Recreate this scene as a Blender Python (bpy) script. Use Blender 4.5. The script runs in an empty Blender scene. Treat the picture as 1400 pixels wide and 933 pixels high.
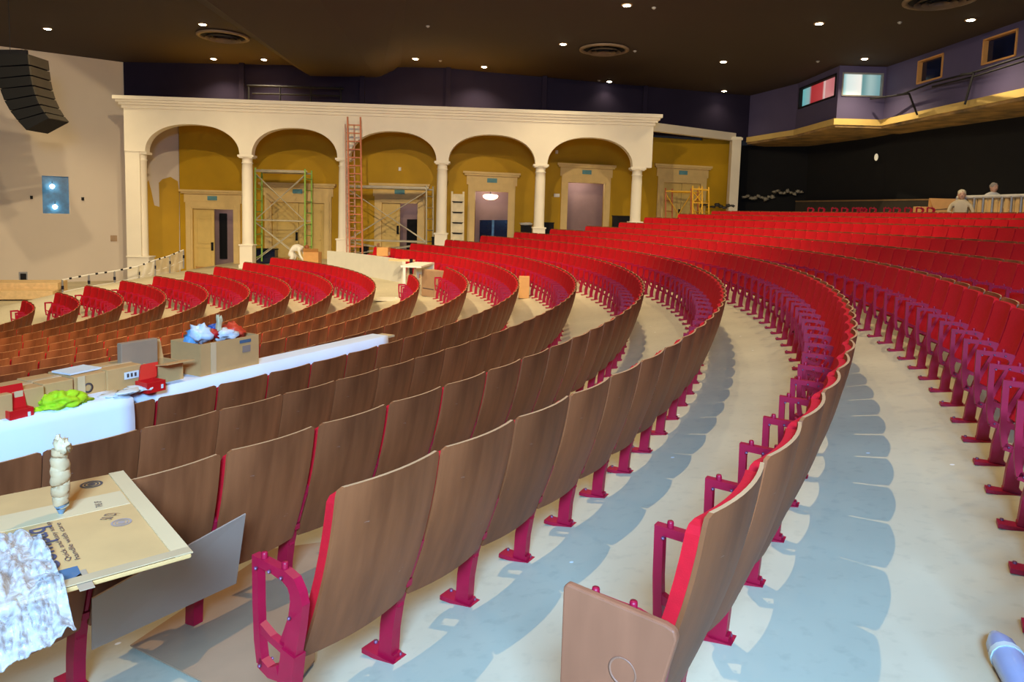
import bpy, bmesh, math, random
from mathutils import Vector, Matrix
random.seed(7)
sc = bpy.context.scene
COL = sc.collection
PI = math.pi
# ------------------------------------------------------------------ camera
FPX, YAW, PITCH, ROLL = 967.82, 2.25110676, 0.0923613612, 0.0288429376
CAM = Vector((22.7539, 0.0, 1.58537))
CY = -84.19
HV = Vector((math.cos(YAW), math.sin(YAW), 0))
RT = Vector((math.sin(YAW), -math.cos(YAW), 0))
FW = Vector((math.cos(YAW)*math.cos(PITCH), math.sin(YAW)*math.cos(PITCH), -math.sin(PITCH)))
UP = RT.cross(FW)
CX_ = RT*math.cos(ROLL) + UP*math.sin(ROLL)
CY_ = RT*-math.sin(ROLL) + UP*math.cos(ROLL)
def ray(u, v):
    return FW + CX_*((u-700)/FPX) + CY_*(-(v-466.5-CY)/FPX)
def at(u, v, D):            # point of the place at horizontal depth D
    d = ray(u, v); return CAM + d*(D/d.dot(HV))
def atz(u, v, z):
    d = ray(u, v); return CAM + d*((z-CAM.z)/d.z)
def proj(P):
    d = Vector(P)-CAM; w = d.dot(FW)
    if w < 0.05: return None
    return (700+FPX*d.dot(CX_)/w, 466.5+CY-FPX*d.dot(CY_)/w, w)
def lat(X, D, z):           # lateral metres, depth metres, height
    p = CAM+RT*X+HV*D; return Vector((p.x, p.y, z))
cd = bpy.data.cameras.new('camera'); cam = bpy.data.objects.new('camera', cd); COL.objects.link(cam)
cd.sensor_fit = 'HORIZONTAL'; cd.sensor_width = 36; cd.lens = FPX*36/1400; cd.shift_y = CY/1400
cd.clip_end = 200; cd.clip_start = .05
M = Matrix((CX_, CY_, -FW)).transposed().to_4x4(); M.translation = CAM; cam.matrix_world = M
sc.camera = cam
# ------------------------------------------------------------------ materials
def lin(c):
    return tuple(((x/255)/12.92 if x/255 <= .04045 else ((x/255+.055)/1.055)**2.4) for x in c)
def mat(name, rgb, rough=.6, metal=0, var=.12, scale=3, detail=6, bump=0, bscale=60, stretch=None, rgb2=None, spec=.5, emit=None, es=0, alpha=1, trans=0, coat=0):
    m = bpy.data.materials.new(name); m.use_nodes = True
    nt = m.node_tree; b = nt.nodes['Principled BSDF']
    c = lin(rgb); c2 = lin(rgb2) if rgb2 else tuple(x*(1-var*2) for x in c)
    tc = nt.nodes.new('ShaderNodeTexCoord'); mp = nt.nodes.new('ShaderNodeMapping')
    nt.links.new(tc.outputs['Object'], mp.inputs[0])
    if stretch: mp.inputs['Scale'].default_value = stretch
    n = nt.nodes.new('ShaderNodeTexNoise'); n.inputs['Scale'].default_value = scale; n.inputs['Detail'].default_value = detail
    nt.links.new(mp.outputs[0], n.inputs['Vector'])
    r = nt.nodes.new('ShaderNodeValToRGB'); r.color_ramp.elements[0].position = .3; r.color_ramp.elements[1].position = .7
    r.color_ramp.elements[0].color = (*c2, 1); r.color_ramp.elements[1].color = (*c, 1)
    nt.links.new(n.outputs['Fac'], r.inputs[0]); nt.links.new(r.outputs[0], b.inputs['Base Color'])
    b.inputs['Roughness'].default_value = rough; b.inputs['Metallic'].default_value = metal
    b.inputs['Specular IOR Level'].default_value = spec
    if alpha < 1: b.inputs['Alpha'].default_value = alpha
    if trans: b.inputs['Transmission Weight'].default_value = trans
    if coat: b.inputs['Coat Weight'].default_value = coat
    if bump:
        n2 = nt.nodes.new('ShaderNodeTexNoise'); n2.inputs['Scale'].default_value = bscale
        nt.links.new(mp.outputs[0], n2.inputs['Vector'])
        bp = nt.nodes.new('ShaderNodeBump'); bp.inputs['Strength'].default_value = bump; bp.inputs['Distance'].default_value = .01
        nt.links.new(n2.outputs['Fac'], bp.inputs['Height']); nt.links.new(bp.outputs[0], b.inputs['Normal'])
    if emit:
        b.inputs['Emission Color'].default_value = (*lin(emit), 1); b.inputs['Emission Strength'].default_value = es
    return m
def wood_mat():
    m = mat('stained_plywood', (148,83,44), rough=.5, spec=.3, scale=2.2, stretch=(1,4,.7), rgb2=(108,56,26), bump=.03, bscale=30)
    nt = m.node_tree; b = nt.nodes['Principled BSDF']
    # each back its own slight tone
    oi = nt.nodes.new('ShaderNodeObjectInfo'); hs = nt.nodes.new('ShaderNodeHueSaturation')
    mr = nt.nodes.new('ShaderNodeMapRange'); mr.inputs['To Min'].default_value = .82; mr.inputs['To Max'].default_value = 1.15
    nt.links.new(oi.outputs['Random'], mr.inputs[0]); nt.links.new(mr.outputs[0], hs.inputs['Value'])
    l = b.inputs['Base Color'].links[0]; src = l.from_socket
    # scratches
    tc = nt.nodes.new('ShaderNodeTexCoord'); mp = nt.nodes.new('ShaderNodeMapping'); mp.inputs['Scale'].default_value = (3,3,9)
    n = nt.nodes.new('ShaderNodeTexNoise'); n.inputs['Scale'].default_value = 4; n.inputs['Detail'].default_value = 2
    nt.links.new(tc.outputs['Object'], mp.inputs[0]); nt.links.new(mp.outputs[0], n.inputs['Vector'])
    r = nt.nodes.new('ShaderNodeValToRGB'); r.color_ramp.elements[0].position = .74; r.color_ramp.elements[1].position = .8
    nt.links.new(n.outputs['Fac'], r.inputs[0])
    mx = nt.nodes.new('ShaderNodeMixRGB'); mx.inputs[2].default_value = (.6,.5,.42,1)
    nt.links.new(r.outputs[0], mx.inputs[0]); nt.links.new(src, hs.inputs['Color']); nt.links.new(hs.outputs[0], mx.inputs[1])
    nt.links.new(mx.outputs[0], b.inputs['Base Color'])
    return m
def floor_mat():
    m = bpy.data.materials.new('painted_concrete_floor'); m.use_nodes = True; nt = m.node_tree; b = nt.nodes['Principled BSDF']
    tc = nt.nodes.new('ShaderNodeTexCoord')
    n1 = nt.nodes.new('ShaderNodeTexNoise'); n1.inputs['Scale'].default_value = .9; n1.inputs['Detail'].default_value = 8
    n2 = nt.nodes.new('ShaderNodeTexNoise'); n2.inputs['Scale'].default_value = 14; n2.inputs['Detail'].default_value = 6
    r1 = nt.nodes.new('ShaderNodeValToRGB'); r1.color_ramp.elements[0].position = .25; r1.color_ramp.elements[1].position = .75
    r1.color_ramp.elements[0].color = (*lin((184,172,142)),1); r1.color_ramp.elements[1].color = (*lin((208,196,162)),1)
    r2 = nt.nodes.new('ShaderNodeValToRGB'); r2.color_ramp.elements[0].position = .28; r2.color_ramp.elements[1].position = .45
    r2.color_ramp.elements[0].color = (.8,.8,.8,1); r2.color_ramp.elements[1].color = (1,1,1,1)
    for n in (n1, n2): nt.links.new(tc.outputs['Object'], n.inputs['Vector'])
    nt.links.new(n1.outputs['Fac'], r1.inputs[0]); nt.links.new(n2.outputs['Fac'], r2.inputs[0])
    mx = nt.nodes.new('ShaderNodeMixRGB'); mx.blend_type = 'MULTIPLY'; mx.inputs[0].default_value = .55
    nt.links.new(r1.outputs[0], mx.inputs[1]); nt.links.new(r2.outputs[0], mx.inputs[2])
    # white paint specks
    v = nt.nodes.new('ShaderNodeTexVoronoi'); v.inputs['Scale'].default_value = 3.2; nt.links.new(tc.outputs['Object'], v.inputs['Vector'])
    r3 = nt.nodes.new('ShaderNodeValToRGB'); r3.color_ramp.elements[0].position = .035; r3.color_ramp.elements[1].position = .05
    r3.color_ramp.elements[0].color = (1,1,1,1); r3.color_ramp.elements[1].color = (0,0,0,1)
    nt.links.new(v.outputs['Distance'], r3.inputs[0])
    m2 = nt.nodes.new('ShaderNodeMixRGB'); m2.inputs[2].default_value = (.9,.9,.86,1)
    nt.links.new(r3.outputs[0], m2.inputs[0]); nt.links.new(mx.outputs[0], m2.inputs[1]); nt.links.new(m2.outputs[0], b.inputs['Base Color'])
    b.inputs['Roughness'].default_value = .55
    bp = nt.nodes.new('ShaderNodeBump'); bp.inputs['Strength'].default_value = .08; nt.links.new(n2.outputs['Fac'], bp.inputs['Height']); nt.links.new(bp.outputs[0], b.inputs['Normal'])
    return m
WOOD = wood_mat(); FLOOR = floor_mat()
EDGE = mat('plywood_edge', (206,150,100), rough=.6)
RED = mat('red_fabric', (196,9,24), rough=.85, var=.06, scale=40, bump=.15, bscale=300, spec=.25)
IRON = mat('crimson_painted_iron', (166,10,46), rough=.45, var=.1, scale=8, spec=.35)
BOLT = mat('dull_bolt', (130,80,100), rough=.4, metal=.3)
PLAST = mat('cream_plaster', (232,222,200), rough=.75, var=.03, scale=1.2)
WALLW = mat('tan_white_plaster', (212,198,180), rough=.85, var=.03, scale=.5)
OCHRE = mat('ochre_wall_paint', (192,149,6), rough=.7, var=.08, scale=.8)
NAVY = mat('navy_black_wall_paint', (38,33,52), rough=.95, spec=.1, var=.1, scale=.6)
CEIL = mat('dark_brown_ceiling', (54,41,34), rough=.85, var=.06, scale=.3)
BLACK = mat('black_drape', (8,8,10), rough=.95, var=.2, scale=2)
DARK = mat('dark_metal', (28,27,30), rough=.75, spec=.2)
YEL = mat('yellow_cream_trim', (206,176,104), rough=.7, var=.05)
SOFF = mat('unpainted_soffit', (176,140,84), rough=.9, rgb2=(96,80,58), scale=1.5)
TRIMW = mat('cream_door_trim', (222,192,128), rough=.6, var=.05)
DOORM = mat('cream_door_paint', (216,186,112), rough=.5, var=.05)
LAV = mat('lavender_plaster', (150,124,122), rough=.9, var=.05)
CARD = mat('cardboard', (212,156,90), rough=.85, var=.07, scale=5, bump=.03)
CARD2 = mat('dark_cardboard', (168,132,96), rough=.85, var=.06, scale=5)
GCARD = mat('grey_brown_cardboard', (150,122,100), rough=.9, var=.04, scale=4)
TAPE = mat('packing_tape', (226,184,130), rough=.25, var=.03)
INK = mat('printed_ink', (92,72,62), rough=.8)
INKB = mat('blue_grey_print', (80,100,116), rough=.8)
WHITE = mat('white_sheet', (235,236,238), rough=.8, var=.03, bump=.05, bscale=8)
PAPER = mat('white_paper', (232,226,212), rough=.8, var=.05)
REDBOX = mat('red_box', (214,22,20), rough=.4, var=.05)
NEON = mat('neon_yellow_cloth', (190,226,10), rough=.8, var=.15, scale=20)
GREENP = mat('green_scaffold_paint', (150,196,84), rough=.5, var=.1)
STEEL = mat('galvanised_steel', (196,186,160), rough=.45, metal=.3)
YELP = mat('yellow_scaffold_paint', (232,176,40), rough=.5)
ORANGE = mat('orange_fibreglass', (196,112,70), rough=.5)
LWOOD = mat('raw_plywood', (228,192,136), rough=.7, var=.1, scale=1.5, stretch=(1,6,6))
OWOOD = mat('orange_pine_frame', (206,150,84), rough=.6)
BLUEF = mat('blue_plastic_film', (40,108,160), rough=.35, var=.25, scale=5)
SKIN = mat('skin', (198,150,120), rough=.6)
HAIR = mat('grey_hair', (150,138,124), rough=.9)
SHIRT = mat('white_shirt', (214,208,196), rough=.85)
VEST = mat('dark_vest', (44,50,58), rough=.85)
GREY = mat('grey_metal', (150,148,146), rough=.5, metal=.2)
BULB = mat('lit_lamp', (255,244,220), emit=(255,236,205), es=30)
GLASSB = mat('dark_blue_glass', (16,26,58), rough=.1, var=.3, scale=2)
# ------------------------------------------------------------------ mesh builder
class MB:
    def __init__(s): s.v=[]; s.f=[]; s.m=[]; s.sm=[]
    def add(s, vs, fs, mi=0, smooth=False):
        o=len(s.v); s.v += [tuple(p) for p in vs]
        for f in fs: s.f.append(tuple(o+i for i in f)); s.m.append(mi); s.sm.append(smooth)
        return s
    def box(s, c, size, rot=None, mi=0, bev=0):
        x,y,z = size[0]/2,size[1]/2,size[2]/2
        c=Vector(c); vs=[Vector((a*x,b*y,d*z)) for a in(-1,1) for b in(-1,1) for d in(-1,1)]
        if rot is not None: vs=[rot@p for p in vs]
        s.add([c+p for p in vs],[(0,1,3,2),(4,6,7,5),(0,4,5,1),(2,3,7,6),(0,2,6,4),(1,5,7,3)],mi); return s
    def hexa(s, b, t, mi=0):      # 4 bottom, 4 top corners in order
        s.add(list(b)+list(t),[(3,2,1,0),(4,5,6,7),(0,1,5,4),(1,2,6,5),(2,3,7,6),(3,0,4,7)],mi); return s
    def prism(s, pts, n, mi=0, holes=None):       # planar 3D polygon extruded by vector n
        n=Vector(n); k=len(pts); pts=[Vector(p) for p in pts]
        s.add(pts+[p+n for p in pts],[tuple(range(k-1,-1,-1)),tuple(range(k,2*k))]+[(i,(i+1)%k,k+(i+1)%k,k+i) for i in range(k)],mi); return s
    def bar(s, a, b, w, t=None, nrm=None, mi=0):  # rectangular bar a->b, width w (in plane), thickness t along nrm
        a=Vector(a); b=Vector(b); d=(b-a).normalized(); t=t or w
        n=Vector(nrm) if nrm else (Vector((0,0,1)) if abs(d.z)<.9 else Vector((1,0,0)))
        sd=d.cross(n).normalized(); n=sd.cross(d).normalized()
        q=[sd*(-w/2)+n*(-t/2),sd*(w/2)+n*(-t/2),sd*(w/2)+n*(t/2),sd*(-w/2)+n*(t/2)]
        s.hexa([a+p for p in q],[b+p for p in q],mi); return s
    def tube(s, pts, r, seg=8, mi=0, cap=True):
        pts=[Vector(p) for p in pts]; rings=[]
        for i,p in enumerate(pts):
            d=(pts[min(i+1,len(pts)-1)]-pts[max(i-1,0)]).normalized()
            n=Vector((0,0,1)) if abs(d.z)<.9 else Vector((1,0,0))
            a=d.cross(n).normalized(); b=a.cross(d)
            rr=r[i] if isinstance(r,(list,tuple)) else r
            rings.append([p+a*(rr*math.cos(2*PI*k/seg))+b*(rr*math.sin(2*PI*k/seg)) for k in range(seg)])
        vs=[p for R in rings for p in R]; fs=[]
        for i in range(len(pts)-1):
            for k in range(seg): fs.append((i*seg+k,i*seg+(k+1)%seg,(i+1)*seg+(k+1)%seg,(i+1)*seg+k))
        s.add(vs,fs,mi,True)
        if cap: s.add(rings[0],[tuple(range(seg-1,-1,-1))],mi); s.add(rings[-1],[tuple(range(seg))],mi)
        return s
    def lathe(s, prof, c=(0,0,0), seg=20, mi=0, ax=None):
        c=Vector(c); vs=[]; fs=[]
        for r,z in prof:
            for k in range(seg):
                p=Vector((r*math.cos(2*PI*k/seg),r*math.sin(2*PI*k/seg),z)); 
                if ax is not None: p=ax@p
                vs.append(c+p)
        for i in range(len(prof)-1):
            for k in range(seg): fs.append((i*seg+k,i*seg+(k+1)%seg,(i+1)*seg+(k+1)%seg,(i+1)*seg+k))
        s.add(vs,fs,mi,True); return s
    def blob(s, c, r, seed=0, amp=.25, nu=18, nv=10, mi=0, freq=3.0):
        from mathutils import noise
        c=Vector(c); vs=[]; fs=[]
        for j in range(nv+1):
            for i in range(nu):
                a=2*PI*i/nu; b=PI*j/nv
                d=Vector((math.sin(b)*math.cos(a),math.sin(b)*math.sin(a),math.cos(b)))
                k=1+amp*noise.noise(d*freq+Vector((seed,seed*2,0)))*2
                vs.append(c+Vector((d.x*r[0],d.y*r[1],d.z*r[2]))*k)
        for j in range(nv):
            for i in range(nu): fs.append((j*nu+i,(j+1)*nu+i,(j+1)*nu+(i+1)%nu,j*nu+(i+1)%nu))
        s.add(vs,fs,mi,True); return s
    def mesh(s, name, mats):
        me=bpy.data.meshes.new(name); me.from_pydata(s.v,[],s.f)
        for m in (mats if isinstance(mats,(list,tuple)) else [mats]): me.materials.append(m)
        me.polygons.foreach_set('material_index',s.m); me.polygons.foreach_set('use_smooth',s.sm)
        me.validate(); 
        bm=bmesh.new(); bm.from_mesh(me); bmesh.ops.recalc_face_normals(bm,faces=bm.faces); bm.to_mesh(me); bm.free()
        me.update(); return me
    def build(s, name, mats, parent=None, org=None):
        if org is not None: o=Vector(org); s.v=[tuple(Vector(p)-o) for p in s.v]
        ob=bpy.data.objects.new(name, s.mesh(name,mats)); COL.objects.link(ob)
        if org is not None: ob.location=org
        if parent is not None: ob.parent=parent
        return ob
def bevel(o, w, seg=2):
    md=o.modifiers.new('bevel','BEVEL'); md.width=w; md.segments=seg; md.limit_method='ANGLE'; return o
def tag(o, label=None, cat=None, group=None, kind=None):
    if label: o['label']=label
    if cat: o['category']=cat
    if group: o['group']=group
    if kind: o['kind']=kind
    return o
def empty(name, loc=(0,0,0), rz=0, label=None, cat=None, group=None):
    o=bpy.data.objects.new(name,None); COL.objects.link(o); o.location=loc; o.rotation_euler=(0,0,rz); o.empty_display_size=.1
    return tag(o,label,cat,group)
def struct(o): o['kind']='structure'; return o
def rel(root, pts): 
    o=Vector(root.location); return [Vector(p)-o for p in pts]
# ------------------------------------------------------------------ rows and floor
QS=list(range(-6,16))
RAD=dict(zip(QS,[28.475,27.428,26.38,25.333,24.301,23.27,22.204,21.1,20.041,18.938,17.846,16.777,15.695,14.662,13.631,12.597,11.596,10.585,9.578,8.575,7.588,6.608]))
FLZ=dict(zip(QS,[1.032,.882,.714,.495,.316,.157,0,-.171,-.368,-.538,-.702,-.853,-.998,-1.15,-1.292,-1.416,-1.538,-1.652,-1.753,-1.85,-1.95,-2.051]))
KN=sorted([(RAD[q]-.33,FLZ[q]) for q in QS]); KN=[(0,-2.12),(5.4,-2.12)]+KN+[(29.2,1.18),(60,1.3)]
def cone(R):
    for (a,za),(b,zb) in zip(KN,KN[1:]):
        if R<=b: return za+(zb-za)*(R-a)/(b-a)
    return KN[-1][1]
def walk(X): return max(-2.05,min(1.2,-.03+.0865*X if X>-14.2 else -1.26+(X+14.2)*.3))
def sstep(x): x=max(0,min(1,x)); return x*x*(3-2*x)
def floor_z(x,y):
    R=math.hypot(x,y); d=Vector((x-CAM.x,y-CAM.y,0)); X=d.dot(RT); D=d.dot(HV)
    t=max(sstep((D-28.2)/1.0), sstep((-1.7-x)/1.2))
    return cone(R)*(1-t)+walk(X)*t
fb=MB(); NX,ND=150,150
X0,X1,D0,D1=-34,24,-7,46
for j in range(ND+1):
    for i in range(NX+1):
        p=lat(X0+(X1-X0)*i/NX, D0+(D1-D0)*j/ND, 0); fb.v.append((p.x,p.y,floor_z(p.x,p.y)))
for j in range(ND):
    for i in range(NX):
        a=j*(NX+1)+i; fb.f.append((a,a+1,a+NX+2,a+NX+1)); fb.m.append(0); fb.sm.append(True)
struct(fb.build('floor',FLOOR))
# ------------------------------------------------------------------ the theatre chair: x outward (back), y along the row, z up
W=.505
def back_x(z):              # rear profile of the plywood shell, reclined and slightly dished
    t=(z-.29)/.61
    return -.165*(1-t)**1.12 + .018*math.sin(PI*max(0,min(1,t)))
def shell(w,z0,z1,off,th,nu,nv,corner,sag=.03,mi=0,mie=1,smooth=True):
    # curved rounded panel; rear surface at off, thickness th forward
    mb=MB(); N=nu*2+1
    def pt(s,t):
        z=z0+(z1-z0)*t; hw=w/2
        e=z1-z
        if e<corner: hw-= corner-math.sqrt(max(0,corner*corner-(corner-e)**2))
        e=z-z0; c2=corner*.35
        if e<c2: hw-= c2-math.sqrt(max(0,c2*c2-(c2-e)**2))
        y=s*hw
        return y,z,back_x(z)-sag*(y/(w/2))**2*1.0
    ts=[0,.015,.05]+[.05+.9*i/nv for i in range(1,nv)]+[.95,.985,1]
    ss=[-1+2*i/nu for i in range(nu+1)]
    R=[[pt(s,t) for s in ss] for t in ts]
    vs=[];n=len(ss)
    for r in R: vs+=[(x+off,y,z) for y,z,x in r]
    for r in R: vs+=[(x+off-th,y,z) for y,z,x in r]
    T=len(ts)*n; fs=[];fe=[]
    for j in range(len(ts)-1):
        for i in range(nu):
            a=j*n+i; fs.append((a,a+1,a+n+1,a+n)); fs.append((T+a,T+a+n,T+a+n+1,T+a+1))
        a=j*n; fe.append((a,a+n,T+a+n,T+a)); a=j*n+nu; fe.append((a,T+a,T+a+n,a+n))
    top=[]
    for i in range(nu):
        fe.append((i,T+i,T+i+1,i+1)); a=(len(ts)-1)*n+i; top.append((a,a+1,T+a+1,T+a))
    mb.add(vs,fs,mi,smooth)
    for fl,mm in ((top,1),(fe,mie)):
        for f in fl: mb.add([vs[i] for i in f],[(0,1,2,3)],mm)
    return mb
def ribbon(mb,pts,ws,t,closed=False,mi=0):     # flat iron strip following pts in the x-z plane, mitred
    n=len(pts); L=[];R=[]
    for i,(x,z) in enumerate(pts):
        p=Vector((x,z)); a=Vector(pts[i-1]) if (i>0 or closed) else None; b=Vector(pts[(i+1)%n]) if (i<n-1 or closed) else None
        d1=(p-a).normalized() if a is not None else None; d2=(b-p).normalized() if b is not None else None
        d=(d1+d2).normalized() if d1 is not None and d2 is not None else (d1 or d2)
        nn=Vector((-d.y,d.x)); k=1/max(.5,(nn.dot(Vector((-d1.y,d1.x))) if d1 is not None else 1))
        w=ws[i] if isinstance(ws,list) else ws
        L.append(p+nn*w/2*k); R.append(p-nn*w/2*k)
    vs=[(q.x,-t/2,q.y) for q in L]+[(q.x,-t/2,q.y) for q in R]+[(q.x,t/2,q.y) for q in L]+[(q.x,t/2,q.y) for q in R]
    fs=[]; m=n if closed else n-1
    for i in range(m):
        j=(i+1)%n; fs+=[(i,j,n+j,n+i),(2*n+i,3*n+i,3*n+j,2*n+j),(i,2*n+i,2*n+j,j),(n+i,n+j,3*n+j,3*n+i)]
    if not closed: fs+=[(0,n,3*n,2*n),(n-1,3*n-1,4*n-1,2*n-1)]
    mb.add(vs,fs,mi)
def frame_mb(detail=True,end=False):
    mb=MB(); n=(0,1,0); t=.03
    fx=-.335
    if end: leg=[(-.128,.53),(-.14,.45),(-.16,.36),(-.178,.24),(-.195,.12),(-.215,.02)]; sh=.0
    else:   leg=[(-.143,.53),(-.182,.44),(-.225,.34),(-.25,.25),(-.268,.14),(-.275,.02)]; sh=-.05
    top=[(-.315,.258),(-.328,.33),(fx,.45),(fx-.002,.606),(-.25,.604),(-.19,.600),(-.155,.588),(-.136,.56)]
    if not detail: top=[(-.315,.255),(fx,.42),(fx,.60),(-.18,.60),(-.137,.56)]; leg=leg[::2]+[leg[-1]]
    ribbon(mb,top+leg,[.030]*(len(top)-3)+[.038,.046,.052]+[.058]*len(leg),t)
    ribbon(mb,leg[2 if detail else 1:],.066,.046)
    ribbon(mb,[(-.325,.385),(-.26,.362),(-.17,.345)],[.03,.024,.03],.026)
    ribbon(mb,[(-.32,.262),(-.27,.245),(-.22,.262)],[.04,.034,.05],.03)
    q=[(x,z) for x,z in ((-.22,.37),(back_x(.37)-.03,.37),(back_x(.53)-.03,.53),(-.15,.53))]
    mb.prism([Vector((x,-.006,z)) for x,z in q],(0,.012,0))              # bracket that holds the back
    fc=-.235 if end else -.30
    mb.box((fc,0,.010),(.17,.075,.02)); mb.box((fc+.03,0,.028),(.08,.045,.02))
    if detail:
        for x in (-.305,-.2): mb.lathe([(0,.640),(.009,.640),(.011,.634),(.011,.612)],(x,0,0),8)
        for x in (-.065,.065): mb.lathe([(0,.030),(.008,.030),(.009,.018)],(fc+x,.022,0),6,1)
        for x,z in ((-.318,.59),(-.25,.600),(-.19,.598),(-.15,.48),(-.30,.262)):
            for sy in (-1,1): mb.lathe([(0,.0),(.006,.0),(.006,-.006)],(x,sy*.021,z),6,1,ax=Matrix.Rotation(-sy*PI/2,3,'X').transposed())
    return mb
def panel_mb(nu=8,nv=8): return shell(W-.030,.285,.90,0,.012,nu,nv,.02,mie=0)
def cushion_mb(nu=8,nv=8):
    return shell(W-.030,.31,.872,-.0125,.036,nu,nv,.03,mie=0)
ME_PANEL=panel_mb().mesh('back_panel',[WOOD,EDGE]); ME_CUSH=cushion_mb().mesh('back_cushion',[RED,RED]); ME_FR=frame_mb().mesh('side_frame',[IRON,BOLT]); ME_FRE=frame_mb(True,True).mesh('side_frame_end',[IRON,BOLT])
# row extents (radians): near end where the photo shows one, far end, pitch
FAR={-6:66.88,-5:67.94,-4:69.34,-3:70.41,-2:72.1,-1:74.24,0:76.4,1:77.6,2:80.28,3:82.26,4:85.7,5:58.96,6:57.5,7:92.47,8:92.8,9:93.11,10:94.75,11:95.95,12:96.68,13:95.84,14:92.62,15:87.49}
STEP={0:.0228,1:.0235,2:.0254,3:.0254,4:.0282,-1:.0221}
START={0:.0685,1:.0618,2:.0767,3:.0628,4:.1282,-1:.1785}
ORD=['first','second','third','fourth','fifth','sixth','seventh','eighth','ninth','tenth','eleventh','twelfth','thirteenth','fourteenth','fifteenth','sixteenth','seventeenth','eighteenth','nineteenth','twentieth']
def ordn(n):
    if n<=20: return ORD[n-1]
    return {2:'twenty',3:'thirty',4:'forty',5:'fifty',6:'sixty',7:'seventy'}[n//10]+'-'+ORD[n%10-1] if n%10 else {2:'twentieth',3:'thirtieth',4:'fortieth',5:'fiftieth',6:'sixtieth'}[n//10]
def rowdesc(q):
    if q==0: return 'row with the wooden end panel'
    if q==1: return 'row ending in a bare crimson frame'
    if q==2: return 'row under the flat carton'
    if q==3: return 'row just behind the white draped one'
    if q==4: return 'row along the white covered planks'
    if q==-1: return 'nearest row on the right'
    if q<-1: return '%s row up from the right walkway'%ordn(-q)
    return '%s row in front of the white planks'%ordn(q-4)
chairs=[]
for q in QS:
    st=STEP.get(q,W/RAD[q]); far=math.radians(FAR[q]); th=START.get(q,0.02)
    ks=[]
    if q in (0,1): k0=0
    else: k0=-int((th+1.25)/st)
    k=k0
    while th+(k+1)*st<=far+st*.3:
        a=th+(k+.5)*st
        if q not in (0,1) and q<0 and a<.06: k+=1; continue
        ks.append((k,a)); k+=1
    vis=[]
    for k,a in ks:
        r=RAD[q]; c=Vector((r*math.cos(a),r*math.sin(a),FLZ[q]))
        P=[proj(c+Vector((math.cos(a)*dx,math.sin(a)*dx,dz))+Vector((-math.sin(a),math.cos(a),0))*dy) for dx in(-.35,0) for dz in(0,.9) for dy in (-.25,.25)]
        if any(p is None for p in P): continue
        inn=max(p[0] for p in P)>-2 and min(p[0] for p in P)<1402 and min(p[1] for p in P)<935
        nearm=max(p[0] for p in P)>-130 and min(p[0] for p in P)<1560 and min(p[1] for p in P)<1150
        if inn or nearm: vis.append((k,a,inn,P[0][2]))
    n=0; last=max((v[0] for v in vis),default=0)
    for k,a,inn,w in vis:
        if inn: n+=1
        chairs.append(dict(q=q,a=a,n=n,inn=inn,w=w,last=(k==last),st=st))
seen=[c for c in chairs if c['inn']]
seen.sort(key=lambda c:c['w']); keep=set(id(c) for c in seen[:300])
print('CHAIRS in frame',len(seen),'all',len(chairs))
# ring of chairs hidden: kept as things only when in frame
def place(c):
    q=c['q']; r=RAD[q]; o=empty('theatre_chair',(r*math.cos(c['a']),r*math.sin(c['a']),FLZ[q]),c['a'])
    side='wood-backed theatre chair' if q>=0 else 'red upholstered theatre chair'
    base='near end' if q in (0,1) else ('left picture edge' if q>1 else 'right picture edge')
    tag(o,'%s, %s from %s, %s'%(side,ordn(c['n']),base,rowdesc(q)),'chair','theatre chairs in curved rows')
    for nm,me in (('back_panel',ME_PANEL),('back_cushion',ME_CUSH),('side_frame',ME_FR)):
        if nm=='side_frame' and q in (0,1) and c['n']==1: me=ME_FRE
        p=bpy.data.objects.new(nm,me); COL.objects.link(p); p.parent=o
        if nm=='side_frame': p.location=(0,-r*c['st']/2-(.055 if me==ME_FRE and q==1 else 0),0)
    if c['last']:
        p=bpy.data.objects.new('side_frame',ME_FR); COL.objects.link(p); p.parent=o; p.location=(0,r*c['st']/2,0)
    return o
for q in QS:       # on right-hand rows count from the right edge
    L=[c for c in chairs if c['q']==q and c['inn']]
    L.sort(key=lambda c:c['a'])
    for i,c in enumerate(L): c['n']=i+1
lo=[panel_mb(4,4),cushion_mb(4,4),frame_mb(False)]
stuff=MB()
for c in chairs:
    if id(c) in keep: place(c); continue
    q=c['q']; r=RAD[q]; ca,sa=math.cos(c['a']),math.sin(c['a']); cx,cy,cz=r*ca,r*sa,FLZ[q]
    for pi,(mb,ofs) in enumerate(((lo[0],0),(lo[1],2),(lo[2],3))):
        dys=[0] if pi<2 else ([-r*c['st']/2]+([r*c['st']/2] if c['last'] else []))
        for dy in dys:
            o=len(stuff.v)
            stuff.v+=[(cx+ca*x-sa*(y+dy),cy+sa*x+ca*(y+dy),cz+z) for x,y,z in mb.v]
            stuff.f+=[tuple(o+i for i in f) for f in mb.f]
            stuff.m+=[min(ofs+m,3) if pi!=1 else 2 for m in mb.m]; stuff.sm+=mb.sm
me=bpy.data.meshes.new('theatre_chairs'); me.from_pydata(stuff.v,[],stuff.f)
for m in (WOOD,EDGE,RED,IRON): me.materials.append(m)
me.polygons.foreach_set('material_index',stuff.m); me.polygons.foreach_set('use_smooth',stuff.sm); me.update()
so=bpy.data.objects.new('theatre_chairs',me); COL.objects.link(so)
tag(so,'hundreds of red upholstered wood-backed theatre chairs in the distant curved rows','chairs',kind='stuff')
K_DOWN=1050; K_COOL=1700; EXPO=-0.15
EXTRA=[(19.4,5.0,1.3),(17.0,9.8,.4),(24.5,9.5,.4),(12.0,5.5,.7),(8.5,10.5,1),(14.0,14.5,1),(19.5,15.5,1),(4.0,6.5,1),(0.5,12.0,1)]
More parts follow.
